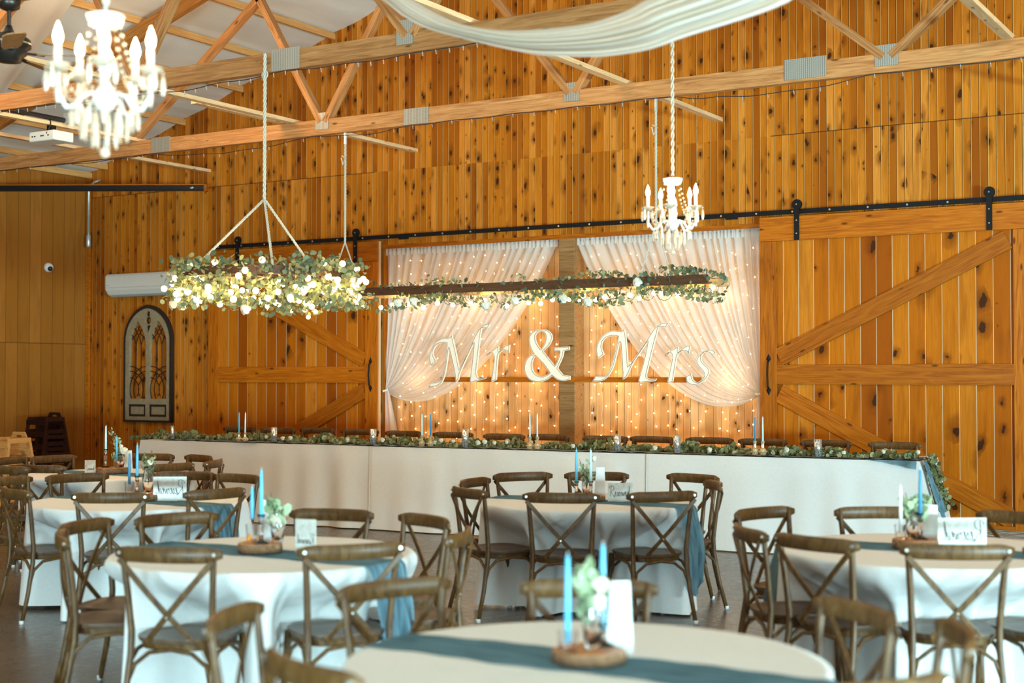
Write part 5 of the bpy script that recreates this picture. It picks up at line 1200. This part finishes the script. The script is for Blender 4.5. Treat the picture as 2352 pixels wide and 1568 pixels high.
def bouquet(px, pb, D, vr, vh, zb, leaves, roses, label, mat='glass', leafmat='leaf_pale', seed=1):
    p = atD(px, pb, D); p.z = zb
    t = thing('flower_vase', label, 'vase', p, 0)
    MB().lathe([(0.001, 0), (vr*0.7, 0), (vr*0.85, vh*0.2), (vr, vh*0.55), (vr*0.7, vh*0.85), (vr*0.8, vh), (vr*0.74, vh), (vr*0.62, vh*0.85), (vr*0.9, vh*0.5), (vr*0.7, vh*0.1), (0.001, vh*0.08)], n=14, cap=False).make('vase', mat, t, smooth=True)
    rnd = random.Random(seed); lv = MB(); stm = MB()
    for (lx, lz, n, s_, spread) in leaves:      # offsets in pixels from the vase foot
        q = RT*(lx*D/FPX)+Vector((0, 0, lz*D/FPX)); mid = q*0.5+Vector((rnd.uniform(-0.01, 0.01), rnd.uniform(-0.01, 0.01), 0.02))
        stm.tube([(0, 0, vh*0.3), mid, q], 0.0022, 4)
        for k in range(n):
            u = rnd.uniform(0.45, 1.05); c = mid.lerp(q, (u-0.45)/0.6)+Vector((rnd.gauss(0, spread), rnd.gauss(0, spread), rnd.gauss(0, spread)))
            lv.leaf(c, Vector((rnd.gauss(0, 1), rnd.gauss(-1, 1), rnd.gauss(0, 1))), Vector((rnd.gauss(0, 1), 0, 1)), s_*rnd.uniform(0.8, 1.5), s_*rnd.uniform(0.6, 1), 0.2)
    lv.make('leaves', leafmat, t); stm.make('stems', 'vine_stem', t)['kind'] = 'stuff'
    for i, (rx, rzp, r_) in enumerate(roses):
        q = RT*(rx*D/FPX)+Vector((0, 0, rzp*D/FPX)) - Vector((FW.x, FW.y, 0))*0.02; rm = MB(); rose(rm, q, r_, seed+i); rm.make('rose', 'rose_white', t)
        stm2 = MB().tube([(0, 0, vh*0.3), q*0.6, q], 0.002, 4).make('rose_stem', 'vine_stem', t)
    return t
def centre(key, sl, cands, flowers, card, sgn):
    cfg = TABLES[key]; nm = cfg['name']; c = Vector((cfg['c'][0], cfg['c'][1], TH)); D = depth(c)
    p, zt = wood_slice(sl[0], sl[1], D, sl[2], sl[3], nm)
    for i, (px, pt, pb, m_, kind, dz) in enumerate(cands):
        D2 = D+dz; b = atD(px, pb, D2); tp = atD(px, pt, D2); h = tp.z-b.z
        wh = 'on the %s, %s of two' % (nm, 'left' if px == min(q[0] for q in cands) else 'right')
        taper(b, h, m_, wh, 0.0105)
        loc = (b.x, b.y, zt); hh = max(0.03, b.z-zt+0.02)
        if kind == 'tall': holder(loc, hh, 'clear glass candlestick under the %s candle on the %s' % (COLN[m_], nm), 0.04)
        else: tumbler(loc, 0.034, max(0.05, min(hh+0.02, 0.09)), 'cut glass cup holding the %s candle on the %s' % (COLN[m_], nm), 'glass')
    f = flowers
    bouquet(f['px'], f['pb'], D+f.get('dz', 0.04), f['vr'], f['vh'], zt, f['leaves'], f['roses'], f['label'], seed=len(nm)+f['px'], leafmat=f.get('mat', 'leaf_pale'))
    if card:
        px, pt, pb, w = card; D2 = D+0.13; b = atD(px, pb, D2); tp = atD(px, pt, D2); h = tp.z-TH-0.003; ww = w*D2/FPX
        t = thing('table_number_card', 'blank backed white card standing behind the centrepiece of the %s' % nm, 'card', (b.x, b.y, TH+0.003), math.atan2(RT.y, RT.x)+0.1)
        slab('card', [[(-ww/2, 0), (ww/2, 0), (ww*0.38, h), (-ww*0.30, h)]], 0.003, 'card_white', t)
        MB().add([(-ww*0.2, 0.0, h*0.7), (ww*0.2, 0.0, h*0.7), (ww*0.25, 0.06, 0), (-ww*0.25, 0.06, 0)], [(0, 1, 2, 3)]).make('easel_leg', 'card_white', t, solid=0.002) if False else None
        q = MB(); q.add([(-ww*0.2, 0.003, h*0.7), (ww*0.2, 0.003, h*0.7), (ww*0.25, 0.06, 0), (-ww*0.25, 0.06, 0)], [(0, 1, 2, 3)]); q.make('easel_leg', 'card_white', t, solid=0.002)
    if sgn: sign(*sgn[:4], D+sgn[4], sgn[5], 'on the %s' % nm, yaw=sgn[6])
centre('T1', (258, 1078, 0.29, 0.05), [(243, 977, 1036, 'wax_pale', 'tall', 0), (268, 1001, 1058, 'wax_blue', 'cup', -0.02)],
       dict(px=277, pb=1066, vr=0.04, vh=0.12, leaves=[(-22, 85, 26, 0.011, 0.012), (-8, 62, 24, 0.016, 0.02), (-14, 30, 20, 0.016, 0.02)], roses=[(5, 40, 0.04), (1, 50, 0.02)], label='glass vase with a white rose and eucalyptus on the rear left round table'),
       (294, 1034, 1066, 22), (207, 1048, 1080, 25, -0.05, False, 0.0))
centre('T2', (325, 1140, 0.27, 0.04), [(297, 1040, 1112, 'wax_deep', 'cup', 0), (315, 1020, 1098, 'wax_blue', 'tall', 0)],
       dict(px=340, pb=1133, vr=0.042, vh=0.2, leaves=[(-4, 86, 60, 0.013, 0.025), (6, 78, 40, 0.012, 0.02)], roses=[(4, 74, 0.025)], mat='leaf_green', label='tall clear vase with feathery greenery on the middle left round table'),
       None, (390, 1086, 1142, 76, -0.03, True, 0.06))
centre('T3', (597, 1262, 0.23, 0.045), [(579, 1117, 1192, 'wax_blue', 'cup', 0.06), (600, 1078, 1190, 'wax_blue', 'tall', -0.05)],
       dict(px=638, pb=1240, vr=0.04, vh=0.17, leaves=[(-16, 112, 14, 0.028, 0.018), (0, 90, 20, 0.026, 0.022), (-6, 72, 16, 0.024, 0.02)], roses=[(-6, 52, 0.045)], label='glass vase of broad pale green leaves on the front left round table'),
       (612, 1148, 1240, 44), (702, 1178, 1256, 54, -0.02, True, -0.35))
centre('T4', (1345, 1148, 0.28, 0.035), [(1324, 1031, 1111, 'wax_blue', 'tall', 0), (1357, 1032, 1111, 'wax_pale', 'tall', -0.02)],
       dict(px=1347, pb=1140, vr=0.035, vh=0.13, leaves=[(-16, 82, 14, 0.012, 0.012), (0, 66, 34, 0.014, 0.02), (4, 40, 20, 0.014, 0.02)], roses=[(14, 84, 0.022), (1, 66, 0.02)], label='small vase of dried flowers on the centre round table'),
       (1378, 1073, 1140, 28), (1425, 1107, 1150, 58, -0.05, False, 0.0))
centre('T5', (2103, 1252, 0.24, 0.045), [(2069, 1115, 1222, 'wax_white', 'cup', 0.02), (2114, 1078, 1187, 'wax_deep', 'tall', 0)],
       dict(px=2098, pb=1235, vr=0.04, vh=0.14, leaves=[(-18, 105, 12, 0.028, 0.02), (22, 92, 12, 0.03, 0.02), (34, 100, 8, 0.028, 0.015), (0, 84, 18, 0.022, 0.02)], roses=[(0, 45, 0.03)], label='glass vase with dark green leaves on the right hand round table'),
       (2137, 1160, 1240, 44), (2210, 1178, 1252, 114, -0.03, True, 0.03))
centre('T6', (1352, 1520, 0.235, 0.035), [(1304, 1275, 1476, 'wax_blue', 'cup', -0.04), (1385, 1250, 1446, 'wax_blue', 'tall', 0.05)],
       dict(px=1362, pb=1497, vr=0.036, vh=0.19, dz=0.02, leaves=[(-14, 205, 16, 0.024, 0.018), (-4, 165, 22, 0.022, 0.02), (-22, 140, 10, 0.02, 0.015)], roses=[(8, 150, 0.028), (2, 110, 0.03)], label='bottle vase with pale greenery and white flowers on the nearest round table'),
       (1422, 1335, 1470, 66), None)
b = atD(572, 1242, depth(Vector((*TABLES['T3']['c'], TH))) + 0.02)
t = MB().lathe([(0.001, 0), (0.012, 0.005), (0.014, 0.02), (0.006, 0.035), (0.001, 0.045)], n=10).make('orange_bud', 'flame_orange', smooth=True); t.location = (b.x, b.y, TH+0.056)
tag(t, 'small orange bud at the left of the wood slice on the front left round table', 'flower')
